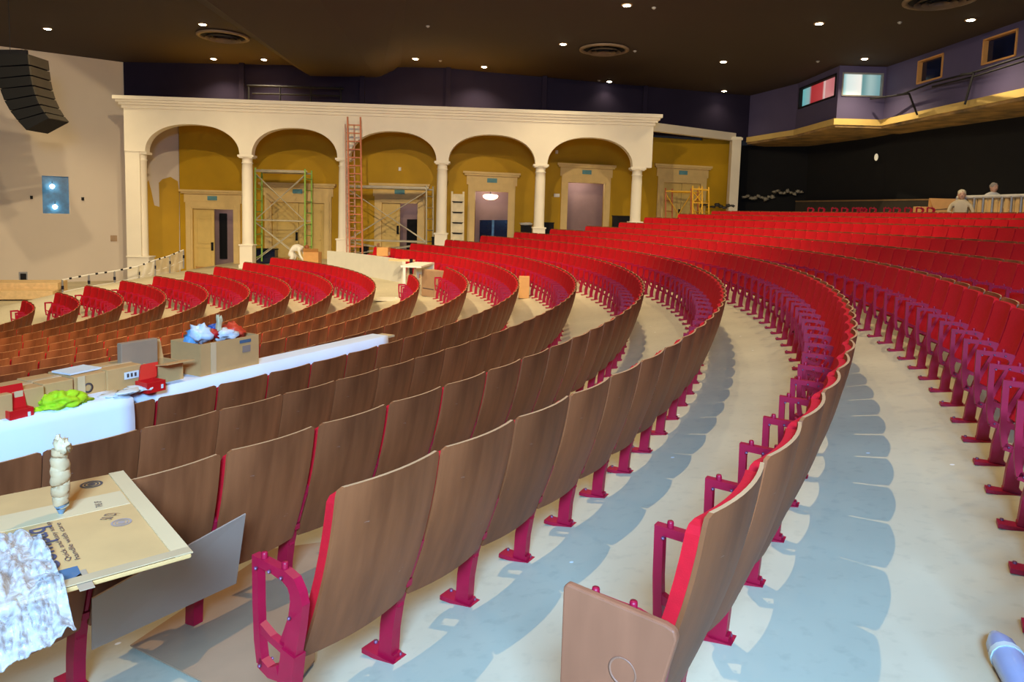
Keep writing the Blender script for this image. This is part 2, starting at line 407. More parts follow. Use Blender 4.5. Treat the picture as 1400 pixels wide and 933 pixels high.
ADDED_FLOODS=[((9.5,7.0),(-3,20,2.5),4600),((14,9.5),(7,25,2.5),4000),((6,5),(-12,10,2),2800),((15.5,4.0),(4.5,8.0,-1.5),9500),((20,12),(13,26,1.5),3200)]
# ------------------------------------------------------------------ room shell
ZC=8.0
def hz(u): return 272.5+ (313-272.5)*u/1400
def z_at(u,v,D): return at(u,v,D).z
def uD(u,D,z=0): return lat((u-700)/FPX*D*1.0, D, z)
def at_h(u,D,z):            # point seen in column u at depth D, at height z (roll taken into account)
    v=300.0
    for _ in range(6):
        p=at(u,v,D); v-= (z-p.z)*FPX/D
    return at(u,v,D)
def wall_strip(name, pts, z0, z1, th, material, side, kind=True):
    """pts: ground points; vertical wall of thickness th away from the room (side=+1 left of direction)"""
    mb=MB(); n=len(pts); off=[]
    for i,p in enumerate(pts):
        d=(Vector(pts[min(i+1,n-1)])-Vector(pts[max(i-1,0)])); d.z=0; d.normalize(); off.append(Vector((-d.y,d.x,0))*side*th)
    for i in range(n-1):
        a,b=Vector(pts[i]),Vector(pts[i+1]); 
        za,zb=(z0[i],z0[i+1]) if isinstance(z0,list) else (z0,z0); ya,yb=(z1[i],z1[i+1]) if isinstance(z1,list) else (z1,z1)
        A=[Vector((a.x,a.y,za)),Vector((b.x,b.y,zb)),Vector((b.x,b.y,zb))+off[i+1],Vector((a.x,a.y,za))+off[i]]
        B=[Vector((a.x,a.y,ya)),Vector((b.x,b.y,yb)),Vector((b.x,b.y,yb))+off[i+1],Vector((a.x,a.y,ya))+off[i]]
        mb.hexa(A,B)
    o=mb.build(name,material); 
    if kind: struct(o)
    return o
# left plaster wall (side wall of the stage), with a square opening
WL0=uD(-260,26.3); WLa=uD(0,30.4); WLb=uD(172,33.2); WLc=uD(245,34.5)
dl=(WLb-WLa).normalized(); nl=Vector((dl.y,-dl.x,0))      # towards the room
if nl.dot(HV)>0: nl=-nl
def on_left(u,v,lift=0):     # point of the left wall plane seen at pixel
    d=ray(u,v); t=(WLa-CAM).dot(nl)/d.dot(nl); return CAM+d*t+nl*lift
o1=on_left(57,240); o2=on_left(94,240); o3=on_left(95,292); o4=on_left(58,292)
s1=(o1-WLa).dot(dl); s2=(o2-WLa).dot(dl); zo0=o4.z; zo1=o1.z
mb=MB(); P=lambda s,z,d=0: WLa+dl*s+Vector((0,0,z))-nl*d
SL=(WL0-WLa).dot(dl); SR=(WLc-WLa).dot(dl)
for a,b,z0,z1 in ((SL,s1,-2.3,ZC+.3),(s2,SR,-2.3,ZC+.3),(s1,s2,-2.3,zo0),(s1,s2,zo1,ZC+.3)):
    mb.hexa([P(a,z0),P(b,z0),P(b,z0,.3),P(a,z0,.3)],[P(a,z1),P(b,z1),P(b,z1,.3),P(a,z1,.3)])
struct(mb.build('wall_left',WALLW))
# blue film in the opening with two round lit work lamps in front of it
mb=MB(); mb.hexa([P(s1,zo0,.22),P(s2,zo0,.22),P(s2,zo0,.26),P(s1,zo0,.26)],[P(s1,zo1,.22),P(s2,zo1,.22),P(s2,zo1,.26),P(s1,zo1,.26)])
tag(mb.build('plastic_film',BLUEF),'blue plastic film stretched behind the square opening in the left wall','plastic film')
for (u,v),lb in (((71.5,255),'upper'),((75.5,283),'lower')):
    c=on_left(u,v,-.08); t=empty('round_lamp',c,0,'%s of two small round lit lamps in the blue wall opening'%lb,'lamp','lamps in the blue opening')
    MB().blob((0,0,0),(.09,.09,.09),amp=0).build('bulb',BULB,t); MB().tube([(0,0,.12),(0,0,.24)],.012).build('stem',DARK,t)
# small things on the left wall
def wall_box(u0,v0,u1,v1,name,lb,cat,m,m2=None,th=.06):
    a=on_left(u0,v1); b=on_left(u1,v1); z0,z1=a.z,on_left(u0,v0).z
    t=empty(name,a,0,lb,cat); mb=MB(); q=[a,b,b+nl*th,a+nl*th]
    mb.hexa([Vector((p.x,p.y,z0))-a for p in q],[Vector((p.x,p.y,z1))-a for p in q]); bevel(mb.build('housing',m,t),.01)
    mb=MB(); c=(a+b)/2-a; mb.hexa([c*.3+nl*th*1.0,c*1.7+nl*th,c*1.7+nl*(th+.01),c*.3+nl*(th+.01)],[p+Vector((0,0,(z1-z0)*.7)) for p in [c*.3+nl*th,c*1.7+nl*th,c*1.7+nl*(th+.01),c*.3+nl*(th+.01)]])
    mb.v=[tuple(Vector(p)+Vector((0,0,(z1-z0)*.15))) for p in mb.v]; mb.build('cover',m2 or m,t)
wall_box(26,372,38,385,'wall_vent','small square grey vent low on the left plaster wall','vent',GREY,DARK)
wall_box(151,322,160,330,'junction_box','tiny beige box on the left wall beside the first pilaster','junction box',mat('beige_box',(170,140,105)),None,.05)
for u,v in ((43,270),(113,272)):
    c=on_left(u,v,.03); tag(MB().box((0,0,0),(.12,.08,.14)).build('wall_socket',DARK,None),'small dark socket %s of the blue wall opening'%('left' if u<60 else 'right'),'socket','sockets beside the blue opening').location=c
# alcove back wall behind the arcade
BW=[uD(245,34.4),uD(600,33.0),uD(850,35.6),uD(1003,37.5),uD(1130,38.6)]
HWp=[uD(172,33.15),uD(600,32.4),uD(850,35.2),uD(1012,37.2)]
ZA=5.62
def door_on(u0,u1,D0,D1): pass
# doors: (u0,u1 opening, v top, kind)
DW=[(264,320,286,'half'),(372,444,277,'closed'),(522,571,278,'half'),(649,694,262,'open'),(775,824,250,'open'),(905,955,250,'closed')]
def bw_at(u):               # point of the back wall in column u
    d=ray(u,300); d.z=0; best=None
    for a,b in zip(BW,BW[1:]):
        e=b-a; den=d.x*e.y-d.y*e.x
        w=a-CAM; t=(w.x*e.y-w.y*e.x)/den; s=(w.x*d.y-w.y*d.x)/den
        if -1e-6<=s<=1.0001 and t>0: return Vector((CAM.x+d.x*t,CAM.y+d.y*t,0)), e.normalized()
    return None
mb=MB(); cuts=[]
for u0,u1,vt,kd in DW:
    p0,_=bw_at(u0); p1,e=bw_at(u1); D=(p0-CAM); D.z=0; Dh=D.dot(HV)
    zt=at((u0+u1)/2,vt,Dh).z; X=(p0-CAM).dot(RT); zf=walk(X)
    cuts.append((p0,p1,zf,zt,kd,e,Dh))
allp=[(BW[0],None)]
def seg(a,b,z0,z1):
    a=Vector((a.x,a.y,0)); b=Vector((b.x,b.y,0)); n=HV*.25
    z=Vector((0,0,1)); mb.hexa([a+z*z0,b+z*z0,b+n+z*z0,a+n+z*z0],[a+z*z1,b+z*z1,b+n+z*z1,a+n+z*z1])
prev=BW[0]; bi=1
for p0,p1,zf,zt,kd,e,Dh in cuts:
    while bi<len(BW)-1 and (BW[bi]-CAM).dot(RT)<(p0-CAM).dot(RT): seg(prev,BW[bi],-2.2,ZA); prev=BW[bi]; bi+=1
    seg(prev,p0,-2.2,ZA); seg(p0,p1,zt,ZA); prev=p1
while bi<4: seg(prev,BW[bi],-2.2,ZA+(0.25 if bi>2 else 0)); prev=BW[bi]; bi+=1
struct(mb.build('wall_back_ochre',OCHRE))
# ragged white / ochre paint on the side wall inside the first bay
mb=MB()
pts=[(190,372),(190,252),(198,256),(203,246),(207,262),(211,281),(218,283),(217,250),(222,245),(233,242),(243,248),(245,262),(245,372)]
q=[on_left(u,v,.012) for u,v in pts]; mb.add(q,[tuple(range(len(q)))]); mb.add([p+nl*.004 for p in q],[tuple(range(len(q)))])
for i in range(len(q)): j=(i+1)%len(q); mb.add([q[i],q[j],q[j]+nl*.004,q[i]+nl*.004],[(0,1,2,3)])
struct(mb.build('trim_1',OCHRE))
# door sets
for i,(p0,p1,zf,zt,kd,e,Dh) in enumerate(cuts):
    L=(p1-p0).length; nrm=-HV
    def Q(s,z,d=0): return Vector((p0.x,p0.y,0))+e*s+Vector((0,0,z))+nrm*d
    def bx(mb,s0,s1,z0,z1,d0,d1,mi=0): mb.hexa([Q(s0,z0,d1),Q(s1,z0,d1),Q(s1,z0,d0),Q(s0,z0,d0)],[Q(s0,z1,d1),Q(s1,z1,d1),Q(s1,z1,d0),Q(s0,z1,d0)],mi)
    fr=MB(); bx(fr,-.34,0,zf,zt,0,.10); bx(fr,L,L+.34,zf,zt,0,.10); bx(fr,-.34,L+.34,zt,zt+.3,0,.10)
    bx(fr,-.26,-.08,zf,zt+.1,.1,.13); bx(fr,L+.08,L+.26,zf,zt+.1,.1,.13); bx(fr,-.08,L+.08,zt+.08,zt+.2,.1,.13)
    root=fr.build('door_%d'%(i+1),TRIMW); struct(root)
    h=MB(); bx(h,-.42,L+.42,zt+.3,zt+.72,0,.08); bx(h,-.34,L+.34,zt+.36,zt+.66,.08,.10); h.build('frieze',TRIMW,root)
    h=MB(); bx(h,-.52,L+.52,zt+.72,zt+.80,0,.22); bx(h,-.58,L+.58,zt+.80,zt+.90,0,.30); h.build('cornice',TRIMW,root)
    s=MB(); bx(s,L/2-.24,L/2+.24,zt+.42,zt+.62,.1,.14); s.build('exit_sign',mat('teal_sign_%d'%i,(96,150,160)) if i==0 else bpy.data.materials['teal_sign_0'],root)
    # reveal behind and lobby
    def leaf(s0,s1,ang=0):
        lf=MB(); bx(lf,s0,s1,zf+.01,zt,-.12,-.06)
        w=s1-s0; H=zt-zf
        for a,b in ((.08,.40),(.45,.86)):
            for (x0,x1,y0,y1) in ((.14,.18,a,b),(.82,.86,a,b),(.14,.86,a,a+.02),(.14,.86,b-.02,b)): bx(lf,s0+w*x0,s0+w*x1,zf+H*y0,zf+H*y1,-.06,-.035)
        if a: bx(lf,s0+w*.14,s0+w*.86,zf+H*.88,zf+H*.95,-.06,-.04)
        return lf
    if kd in ('half','closed'):
        l=leaf(0,L/2 if kd=='half' else L/2-.01).build('door_leaf',DOORM,root)
        hb=MB(); bx(hb,L/2-.14,L/2-.04,zf+1.05,zf+1.45,-.06,0.0); hb.build('door_handle',DARK,l)
        kp=MB(); bx(kp,.08,L/2-.08,zf+.06,zf+.26,-.06,-.045); kp.build('kick_plate',OWOOD,l)
    if kd=='closed': leaf(L/2+.01,L).build('door_leaf',DOORM,root)
# lobby rooms behind the open doors (lavender plaster, dark doorways)
def lobby(i,dark,name):
    p0,p1,zf,zt,kd,e,Dh=cuts[i]; L=(p1-p0).length; a=p0+HV*2.2-e*1.6; b=p1+HV*2.2+e*1.6
    mb=MB(); z=Vector((0,0,1)); a.z=b.z=0
    mb.hexa([a+z*(zf-.1),b+z*(zf-.1),b+HV*.1+z*(zf-.1),a+HV*.1+z*(zf-.1)],[a+z*(zt+.8),b+z*(zt+.8),b+HV*.1+z*(zt+.8),a+HV*.1+z*(zt+.8)])
    for q_,dd in ((p0-e*1.6,-1),(p1+e*1.6,1)):
        q_=Vector((q_.x,q_.y,0))+HV*.3; r_=q_+HV*1.9; mb.hexa([q_+z*(zf-.1),r_+z*(zf-.1),r_+e*.1*dd+z*(zf-.1),q_+e*.1*dd+z*(zf-.1)],[q_+z*(zt+.8),r_+z*(zt+.8),r_+e*.1*dd+z*(zt+.8),q_+e*.1*dd+z*(zt+.8)])
    c=[p0-e*1.6+HV*.3,p1+e*1.6+HV*.3,p1+e*1.6+HV*2.2,p0-e*1.6+HV*2.2]; c=[Vector((q.x,q.y,zt+.8)) for q in c]; mb.hexa(c,[q+z*.1 for q in c])
    struct(mb.build(name,LAV))
    ctr=(p0+p1)/2+HV*1.2; l=bpy.data.lights.new('lobby_light','POINT'); l.energy=60 if not dark else 22; l.color=(1,.85,.7); l.shadow_soft_size=.2
    lo_=bpy.data.objects.new('lobby_light',l); COL.objects.link(lo_); lo_.location=(ctr.x,ctr.y,zt+.1)
for i,d,nm in ((0,1,'wall_lobby_1'),(2,1,'wall_lobby_2'),(3,0,'wall_lobby_3'),(4,0,'wall_lobby_4')): lobby(i,d,nm)
def lobby_quad(i,u0,v0,u1,v1,name,m,dd=2.1,th=.06,**k):
    p0,p1,zf,zt,kd,e,Dh=cuts[i]; D=Dh+dd; a=at(u0,v1,D); b=at(u1,v1,D); c=at(u1,v0,D); d=at(u0,v0,D); n=-HV*th
    mb=MB(); mb.hexa([a,b,b+n,a+n],[Vector((a.x,a.y,d.z)),Vector((b.x,b.y,c.z)),Vector((b.x,b.y,c.z))+n,Vector((a.x,a.y,d.z))+n])
    o=mb.build(name,m); return o
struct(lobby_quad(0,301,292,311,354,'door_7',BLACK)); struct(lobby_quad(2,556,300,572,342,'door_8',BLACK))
struct(lobby_quad(3,655,301,694,345,'door_9',GLASSB))
struct(lobby_quad(3,672,301,675,330,'trim_2',BLUEF,2.0))
p=at(670.5,269,cuts[3][6]+1.3); t=empty('ceiling_lamp',p,0,'glowing round glass ceiling lamp seen through the fourth doorway','lamp')
MB().lathe([(0,-.16),(.2,-.14),(.34,-.06),(.38,.04),(.3,.1),(0,.12)]).build('glass_shade',mat('lit_glass_shade',(255,232,200),emit=(255,225,190),es=4),t); MB().tube([(0,0,.1),(0,0,.5)],.02).build('stem',DARK,t)
# dark upper wall above the arcade
wall_strip('wall_upper_back',HWp+[uD(1062,36.2),uD(1075,33.6)],5.7,ZC+.2,.2,NAVY,1)
# faint beams, pipes and pilasters on the dark wall
mb=MB()
for u,D in ((331,32.6),(495,32.4),(612,32.3),(743,33.6),(880,35.3)):
    a=at_h(u,D,5.8); b=at_h(u,D,ZC); mb.bar(a,Vector((a.x,a.y,ZC)),.22,.12,HV)
struct(mb.build('trim_3',NAVY))
t=empty('catwalk_rail',at(420,130,32.0),0,'dark pipe catwalk rail on the navy wall above the second arch','rail'); o=Vector(t.location)
mb=MB(); A=at(338,117,32.1); B=at(470,121,32.1); mb.tube([A-o,B-o],.05); A=at(345,128,32.1); B=at(466,131,32.1); mb.tube([A-o,B-o],.035); mb.build('rail_pipe',DARK,t)
for u in (340,383,425,466): a=at(u,118,32.1)-o; tag(MB().tube([a,a+Vector((0,0,-1.0))],.035).build('rail_post',DARK,t))
# alcove ceiling slab
mb=MB(); z=Vector((0,0,1))
pl=[uD(176,29.7),uD(884,30.5),uD(884,36.2),uD(600,33.2),uD(245,34.7),uD(176,33.4)]
mb.prism([Vector((p.x,p.y,5.55)) for p in pl],(0,0,.12)); struct(mb.build('trim_4',OCHRE))
# ------------------------------------------------------------------ arcade
A0=uD(171,29.35); A1=uD(884.5,30.3); ea=(A1-A0); LA=ea.length; ea.normalize(); na=Vector((ea.y,-ea.x,0)); 
if na.dot(HV)>0: na=-na
def us(u):                  # column u -> metres along the arcade
    d=ray(u,250); d.z=0; den=d.x*ea.y-d.y*ea.x; w=A0-CAM; s=(w.x*d.y-w.y*d.x)/den; return s
def AP(s,z,d=0): return A0+ea*s+Vector((0,0,z))+na*d
SP=3.70; TOPZ=5.62; TH=.42
colu=[336,469,604,739,872]
spans=[(us(199),us(327.5)),(us(344),us(461)),(us(477.5),us(596)),(us(612.5),us(731)),(us(747.5),us(864))]
apex=[4.87,4.86,4.86,4.86,4.88]
mb=MB()
def arch_z(s):
    for (a,b),zt in zip(spans,apex):
        if a<=s<=b:
            x=(s-a)/(b-a)*2-1; return SP+(zt-SP)*(1-abs(x)**2.3)**(1/2.1)
    return SP
S=set([0,LA])
for a,b in spans:
    for k in range(29): x=-math.cos(PI*k/28); S.add(a+(b-a)*(x+1)/2)
S=sorted(S)
for a,b in zip(S,S[1:]):
    if b-a<1e-5: continue
    m_=(a+b)/2; inside=any(p<m_<q for p,q in spans)
    za=arch_z(a) if inside else SP; zb=arch_z(b) if inside else SP
    if inside and any(abs(a-p)<1e-6 for p,q in spans): za=SP
    if inside and any(abs(b-q)<1e-6 for p,q in spans): zb=SP
    mb.hexa([AP(a,za,0),AP(b,zb,0),AP(b,zb,-TH),AP(a,za,-TH)],[AP(a,TOPZ,0),AP(b,TOPZ,0),AP(b,TOPZ,-TH),AP(a,TOPZ,-TH)])
struct(mb.build('wall_arcade',PLAST))
mb=MB()
for z0,z1,d in ((5.44,5.56,.06),(5.56,5.66,.14),(5.66,5.76,.22),(5.76,5.90,.30)):
    mb.hexa([AP(-d,z0,d),AP(LA+d,z0,d),AP(LA+d,z0,-TH),AP(-d,z0,-TH)],[AP(-d,z1,d),AP(LA+d,z1,d),AP(LA+d,z1,-TH),AP(-d,z1,-TH)])
struct(mb.build('trim_5',PLAST))
names=['first','second','third','fourth','fifth']
for i,u in enumerate(colu):
    s=us(u); zf=walk((AP(s,0)-CAM).dot(RT))-.02; c=AP(s,zf,-TH/2)
    t=empty('arcade_column',c,math.atan2(ea.y,ea.x),'round cream arcade column, %s from the left, %s'%(names[i],['left of the green scaffold','left of the tall ladder','left of the white box ladder','between fourth and fifth arch','at the right end of the arcade'][i]),'column','columns of the white arcade')
    H=SP-zf
    MB().lathe([(.235,1.0),(.225,1.1),(.215,H-.6),(.205,H-.36),(.23,H-.34),(.23,H-.31),(.205,H-.29),(.21,H-.14),(.26,H-.11),(.28,H-.08)],seg=24).build('shaft',PLAST,t)
    mb=MB(); mb.box((0,0,H-.045),(.66,.5,.09)); mb.box((0,0,H-.11),(.56,.46,.05)); bevel(mb.build('capital',PLAST,t),.012)
    mb=MB(); mb.box((0,0,.48),(.52,.5,.96)); mb.box((0,0,.98),(.6,.56,.06)); mb.box((0,0,.08),(.6,.56,.16)); bevel(mb.build('pedestal',PLAST,t),.012)
s0,s1=0,us(199); zf=walk((AP(.4,0)-CAM).dot(RT))-.02
t=empty('arcade_pilaster',AP((s0+s1)/2,zf,-TH/2),math.atan2(ea.y,ea.x),'wide cream pilaster at the far left end of the white arcade','pilaster'); H=SP-zf; w=s1-s0
mb=MB(); mb.box((-.12,0,H/2),(w-.24,.36,H)); mb.build('shaft',PLAST,t)
MB().lathe([(.21,1.1),(.2,H-.36),(.23,H-.34),(.23,H-.31),(.2,H-.29),(.21,H-.12),(.27,H-.08)],(w/2-.3,.12,0),seg=20).build('half_column',PLAST,t)
mb=MB(); mb.box((.05,.05,.52),(w+.05,.52,1.04)); mb.box((.05,.05,1.07),(w+.12,.6,.06)); bevel(mb.build('pedestal',PLAST,t),.012)
mb=MB(); mb.box((w/2-.3,.1,H-.05),(.66,.5,.1)); mb.build('capital',PLAST,t)
# thin beam and square post right of the arcade
pa=at(882,189,33.5); pb=at(1003,194,36.9); mb=MB(); zt,zb=6.0,5.62
pa.z=pb.z=0; n_=-HV*.35
mb.hexa([pa+z*zb,pb+z*zb,pb+n_+z*zb,pa+n_+z*zb],[pa+z*zt,pb+z*zt,pb+n_+z*zt,pa+n_+z*zt]); struct(mb.build('trim_6',PLAST))
pc=at(1003,240,36.6); t=empty('square_post',(pc.x,pc.y,.7),YAW,'cream square post where the ochre wall meets the dark space under the balcony','post')
mb=MB(); mb.box((0,0,2.55),(.46,.46,5.1)); bevel(mb.build('shaft',PLAST,t),.015); mb=MB(); mb.box((0,0,5.0),(.56,.56,.12)); mb.build('capital',PLAST,t)
# ------------------------------------------------------------------ balcony, booth, rear
B=[uD(1012,37.2),uD(1075,33.6),uD(1129,29.6),uD(1192,29.6),uD(1400,21.6),uD(1560,17.6)]
def strip(pts,z0,z1,d0,d1,m,name):
    mb=MB(); C0=Vector((CAM.x,CAM.y,0)); n=len(pts); dirs=[]
    for p in pts:
        q=Vector((p.x,p.y,0)); r=q.normalized(); dirs.append(r)
    for i in range(n-1):
        a,b=[Vector((p.x,p.y,0)) for p in (pts[i],pts[i+1])]; da,db=dirs[i],dirs[i+1]
        mb.hexa([a+da*d0+z*z0,b+db*d0+z*z0,b+db*d1+z*z0,a+da*d1+z*z0],[a+da*d0+z*z1,b+db*d0+z*z1,b+db*d1+z*z1,a+da*d1+z*z1])
    return mb.build(name,m)
# control booth wall pieces around its windows
booth=MB()
def quadwall(mb,a,b,z0,z1,th=.2,mi=0):
    a=Vector((a.x,a.y,0)); b=Vector((b.x,b.y,0)); d=(b-a).normalized(); nn=Vector((-d.y,d.x,0)); 
    if nn.dot(a)<0: nn=-nn
    mb.hexa([a+z*z0,b+z*z0,b+nn*th+z*z0,a+nn*th+z*z0],[a+z*z1,b+z*z1,b+nn*th+z*z1,a+nn*th+z*z1],mi)
def lerp(a,b,t): return a+(b-a)*t
zb=5.85
b1,b2,b3,b4=B[1],B[2],B[3],B[4]
wz0,wz1=z_at(1160,131,29.6),z_at(1160,99,29.6)
quadwall(booth,b1,b2,zb,wz0-.02); quadwall(booth,b1,b2,wz1,ZC); quadwall(booth,b1,lerp(b1,b2,.06),wz0-.02,wz1); quadwall(booth,lerp(b1,b2,.95),b2,wz0-.02,wz1)
quadwall(booth,b2,b3,zb,wz0-.02); quadwall(booth,b2,b3,wz1,ZC); quadwall(booth,b2,lerp(b2,b3,.07),wz0-.02,wz1); quadwall(booth,lerp(b2,b3,.94),b3,wz0-.02,wz1)
# long wall right of the booth with two framed openings
def su(u):
    d=ray(u,60); d.z=0; e=b4-b3; w=Vector((b3.x-CAM.x,b3.y-CAM.y,0)); den=d.x*e.y-d.y*e.x; return (w.x*d.y-w.y*d.x)/den
op=[(su(1258),su(1292),67,116),(su(1345),su(1391),32,90)]
def wz(t,v,u): p=lerp(b3,b4,t); return at(u,v,(Vector((p.x,p.y,0))-Vector((CAM.x,CAM.y,0))).dot(HV)).z
zz=[(wz(op[0][0],116,1258),wz(op[0][1],67,1292)),(wz(op[1][0],90,1345),wz(op[1][1],30,1391))]
zz=[(a,min(b,ZC-.2)) for a,b in zz]
pv=0
for (a,b,_,_),(z0,z1) in zip(op,zz):
    quadwall(booth,lerp(b3,b4,pv),lerp(b3,b4,a),zb,ZC); quadwall(booth,lerp(b3,b4,a),lerp(b3,b4,b),zb,z0); quadwall(booth,lerp(b3,b4,a),lerp(b3,b4,b),z1,ZC); pv=b
quadwall(booth,lerp(b3,b4,pv),b4,zb,ZC); quadwall(booth,b4,B[5],zb,ZC); quadwall(booth,B[0],b1,zb,ZC)
NAVY2=mat('violet_navy_paint',(80,72,108),rough=.75,var=.08,scale=.6)
struct(booth.build('wall_balcony_front',NAVY2))
# windows
def stripe_mat(name,cols,axis_scale):
    m=bpy.data.materials.new(name); m.use_nodes=True; nt=m.node_tree; b=nt.nodes['Principled BSDF']
    tc=nt.nodes.new('ShaderNodeTexCoord'); sx=nt.nodes.new('ShaderNodeSeparateXYZ'); r=nt.nodes.new('ShaderNodeValToRGB'); r.color_ramp.interpolation='EASE'
    nt.links.new(tc.outputs['Generated'],sx.inputs[0]); nt.links.new(sx.outputs[axis_scale],r.inputs[0])
    el=r.color_ramp.elements
    while len(el)<len(cols): el.new(.5)
    for e_,(p,c) in zip(el,cols): e_.position=p; e_.color=(*lin(c),1)
    nt.links.new(r.outputs[0],b.inputs['Base Color']); nt.links.new(r.outputs[0],b.inputs['Emission Color']); b.inputs['Emission Strength'].default_value=.55; b.inputs['Roughness'].default_value=.2
    return m
def pane(n,a,b,z0,z1,m,ins=.12,fr=None,frw=.07):
    root=None; a=Vector((a.x,a.y,0)); b=Vector((b.x,b.y,0)); d=(b-a).normalized(); nn=Vector((-d.y,d.x,0))
    if nn.dot(a)<0: nn=-nn
    mb=MB(); L=(b-a).length
    def Bx(s0,s1,y0,y1,d0,d1): mb.hexa([a+d*s0+nn*d0+z*y0,a+d*s1+nn*d0+z*y0,a+d*s1+nn*d1+z*y0,a+d*s0+nn*d1+z*y0],[a+d*s0+nn*d0+z*y1,a+d*s1+nn*d0+z*y1,a+d*s1+nn*d1+z*y1,a+d*s0+nn*d1+z*y1])
    Bx(0,frw,z0,z1,-.04,.2); Bx(L-frw,L,z0,z1,-.04,.2); Bx(0,L,z0,z0+frw,-.04,.2); Bx(0,L,z1-frw,z1,-.04,.2)
    r=mb.build('window_%d'%n,fr or DARK); struct(r); mb=MB(); Bx(frw,L-frw,z0+frw,z1-frw,ins,ins+.03); mb.build('pane',m,r); return r
pane(1,lerp(b1,b2,.06),lerp(b1,b2,.95),wz0-.02,wz1,stripe_mat('lit_booth_side',[(0,(190,225,225)),(.12,(215,130,140)),(.32,(225,150,155)),(.36,(245,215,215)),(.42,(200,70,76)),(.72,(190,60,66)),(.8,(150,200,210)),(1,(120,205,215))],1))
pane(2,lerp(b2,b3,.07),lerp(b2,b3,.94),wz0-.02,wz1,stripe_mat('lit_booth_front',[(0,(120,190,200)),(.2,(225,245,250)),(.5,(250,255,255)),(.55,(110,160,168)),(.75,(165,200,205)),(1,(120,170,180))],0),fr=GREY,frw=.05)
for n_i,((a,b,_,_),(z0,z1)) in enumerate(zip(op,zz)):
    pane(3+n_i,lerp(b3,b4,a),lerp(b3,b4,b),z0,z1,BLUEF if 0 else GLASSB,.13,OWOOD,.055)
# yellow lower edge of the balcony, soffit, black wall
struct(strip(B,5.62,5.87,-.12,.1,YEL,'trim_7'))
struct(strip([p for p in B],5.52,5.62,-.05,3.6,SOFF,'trim_8'))
BKp=[uD(1003,38.6),uD(1095,37.2),uD(1200,31.9),uD(1400,24.8),uD(1600,20)]
struct(strip(BKp,.4,5.6,0,.2,BLACK,'wall_rear'))
struct(strip([uD(1085,36.9),uD(1200,31.5),uD(1325,27.2)],.5,2.62,-.2,0,mat('dark_dado',(52,44,34),rough=.9),'trim_9'))
struct(strip([uD(1085,36.9),uD(1200,31.5),uD(1325,27.2)],2.62,2.68,-.22,.0,mat('dado_cap',(128,100,66)),'trim_10'))
p=at(1198,215,31.6); t=empty('wall_lamp',p,0,'tiny pale light fitting on the black wall under the balcony','wall lamp'); MB().blob((0,0,0),(.08,.06,.16),amp=0).build('shade',mat('dim_shade',(230,220,190),emit=(230,220,190),es=.5),t); MB().box((0,.05,0),(.06,.06,.1)).build('bracket',DARK,t)
# rail of struts outside the balcony openings
t=empty('rigging_rail',at(1300,100,25.3),0,'thin dark rigging rail with two angled brackets along the balcony front','rail'); o=Vector(t.location)
mb=MB(); pts=[(1190,135),(1230,130),(1275,113),(1335,98),(1400,77),(1450,60)]
Ds=[29.2,27.9,25.9,23.5,21.1,19.5]; P3=[at(u,v,D)-o for (u,v),D in zip(pts,Ds)]; mb.tube(P3,.035); mb.tube([q_+Vector((0,0,-.14)) for q_ in P3[2:]],.03); mb.build('rail_pipe',DARK,t)
for (a,b_,Da) in (((1243,128),(1254,157),26.9),((1331,100),(1319,143),23.6)):
    mb=MB(); A=at(*a,Da)-o; Bq=at(*b_,Da+.25)-o; mb.tube([A,Bq],.035); A2=at(a[0]-16,a[1]+2,Da+.4)-o; mb.bar(A,A2,.12,.06); mb.build('bracket',DARK,t)
# ------------------------------------------------------------------ ceiling, dropped beam, lights, vents
mb=MB(); c=[lat(-36,-8,ZC),lat(26,-8,ZC),lat(26,44,ZC),lat(-36,44,ZC)]; mb.prism(c,(0,0,.3)); struct(mb.build('ceiling',CEIL))
# dropped wedge-shaped soffit running from the back wall towards the stalls
q=[atz(431,109,7.55),atz(519,112,7.55),atz(350,-120,7.3),atz(200,-60,7.3)]
q2=[atz(398,88,ZC),atz(548,88,ZC),atz(560,-60,ZC),atz(120,-100,ZC)]
mb=MB(); mb.hexa([Vector(p) for p in q],[Vector(p) for p in q2]); struct(mb.build('trim_11',CEIL))
# walls out of frame that close the room
struct(wall_strip('wall_near',[lat(-34,-7,0),lat(22,-7,0)],-2.3,ZC+.2,.3,WALLW,-1))
struct(wall_strip('wall_right',[lat(22,-7,0),lat(20,16,0)],-2.3,ZC+.2,.3,NAVY,-1))
LIGHTS=[(65,40,'at the far left above the hanging loudspeakers'),(277,34,'beside the left round air diffuser'),(292,81,'just beyond the left round air diffuser'),(361,82,'left of the dropped ceiling beam'),(541,33,'right of the dropped ceiling beam, nearer one'),(568,81,'just right of the tip of the dropped beam'),(662,92,'above the fourth arch, close to the dark wall'),(770,61,'just left of the central round diffuser'),(857,8,'at the top edge above the central diffuser'),(833,112,'beyond the central diffuser near the dark wall'),(989,85,'above the square post, nearer of two'),(990,125,'above the square post, farther of two'),(1120,33,'between the central diffuser and the booth'),(1182,81,'right above the lit control booth'),(1327,28,'at the far right above the framed openings')]
EN=float(1.0)
def spot(p,e,size=2.2,blend=1.0,col=(1,.80,.48),rad=.035):
    l=bpy.data.lights.new('downlight_or_fill','SPOT'); l.energy=e; l.spot_size=size; l.spot_blend=blend; l.color=col; l.shadow_soft_size=rad
    o=bpy.data.objects.new('downlight_or_fill',l); COL.objects.link(o); o.location=p; return o
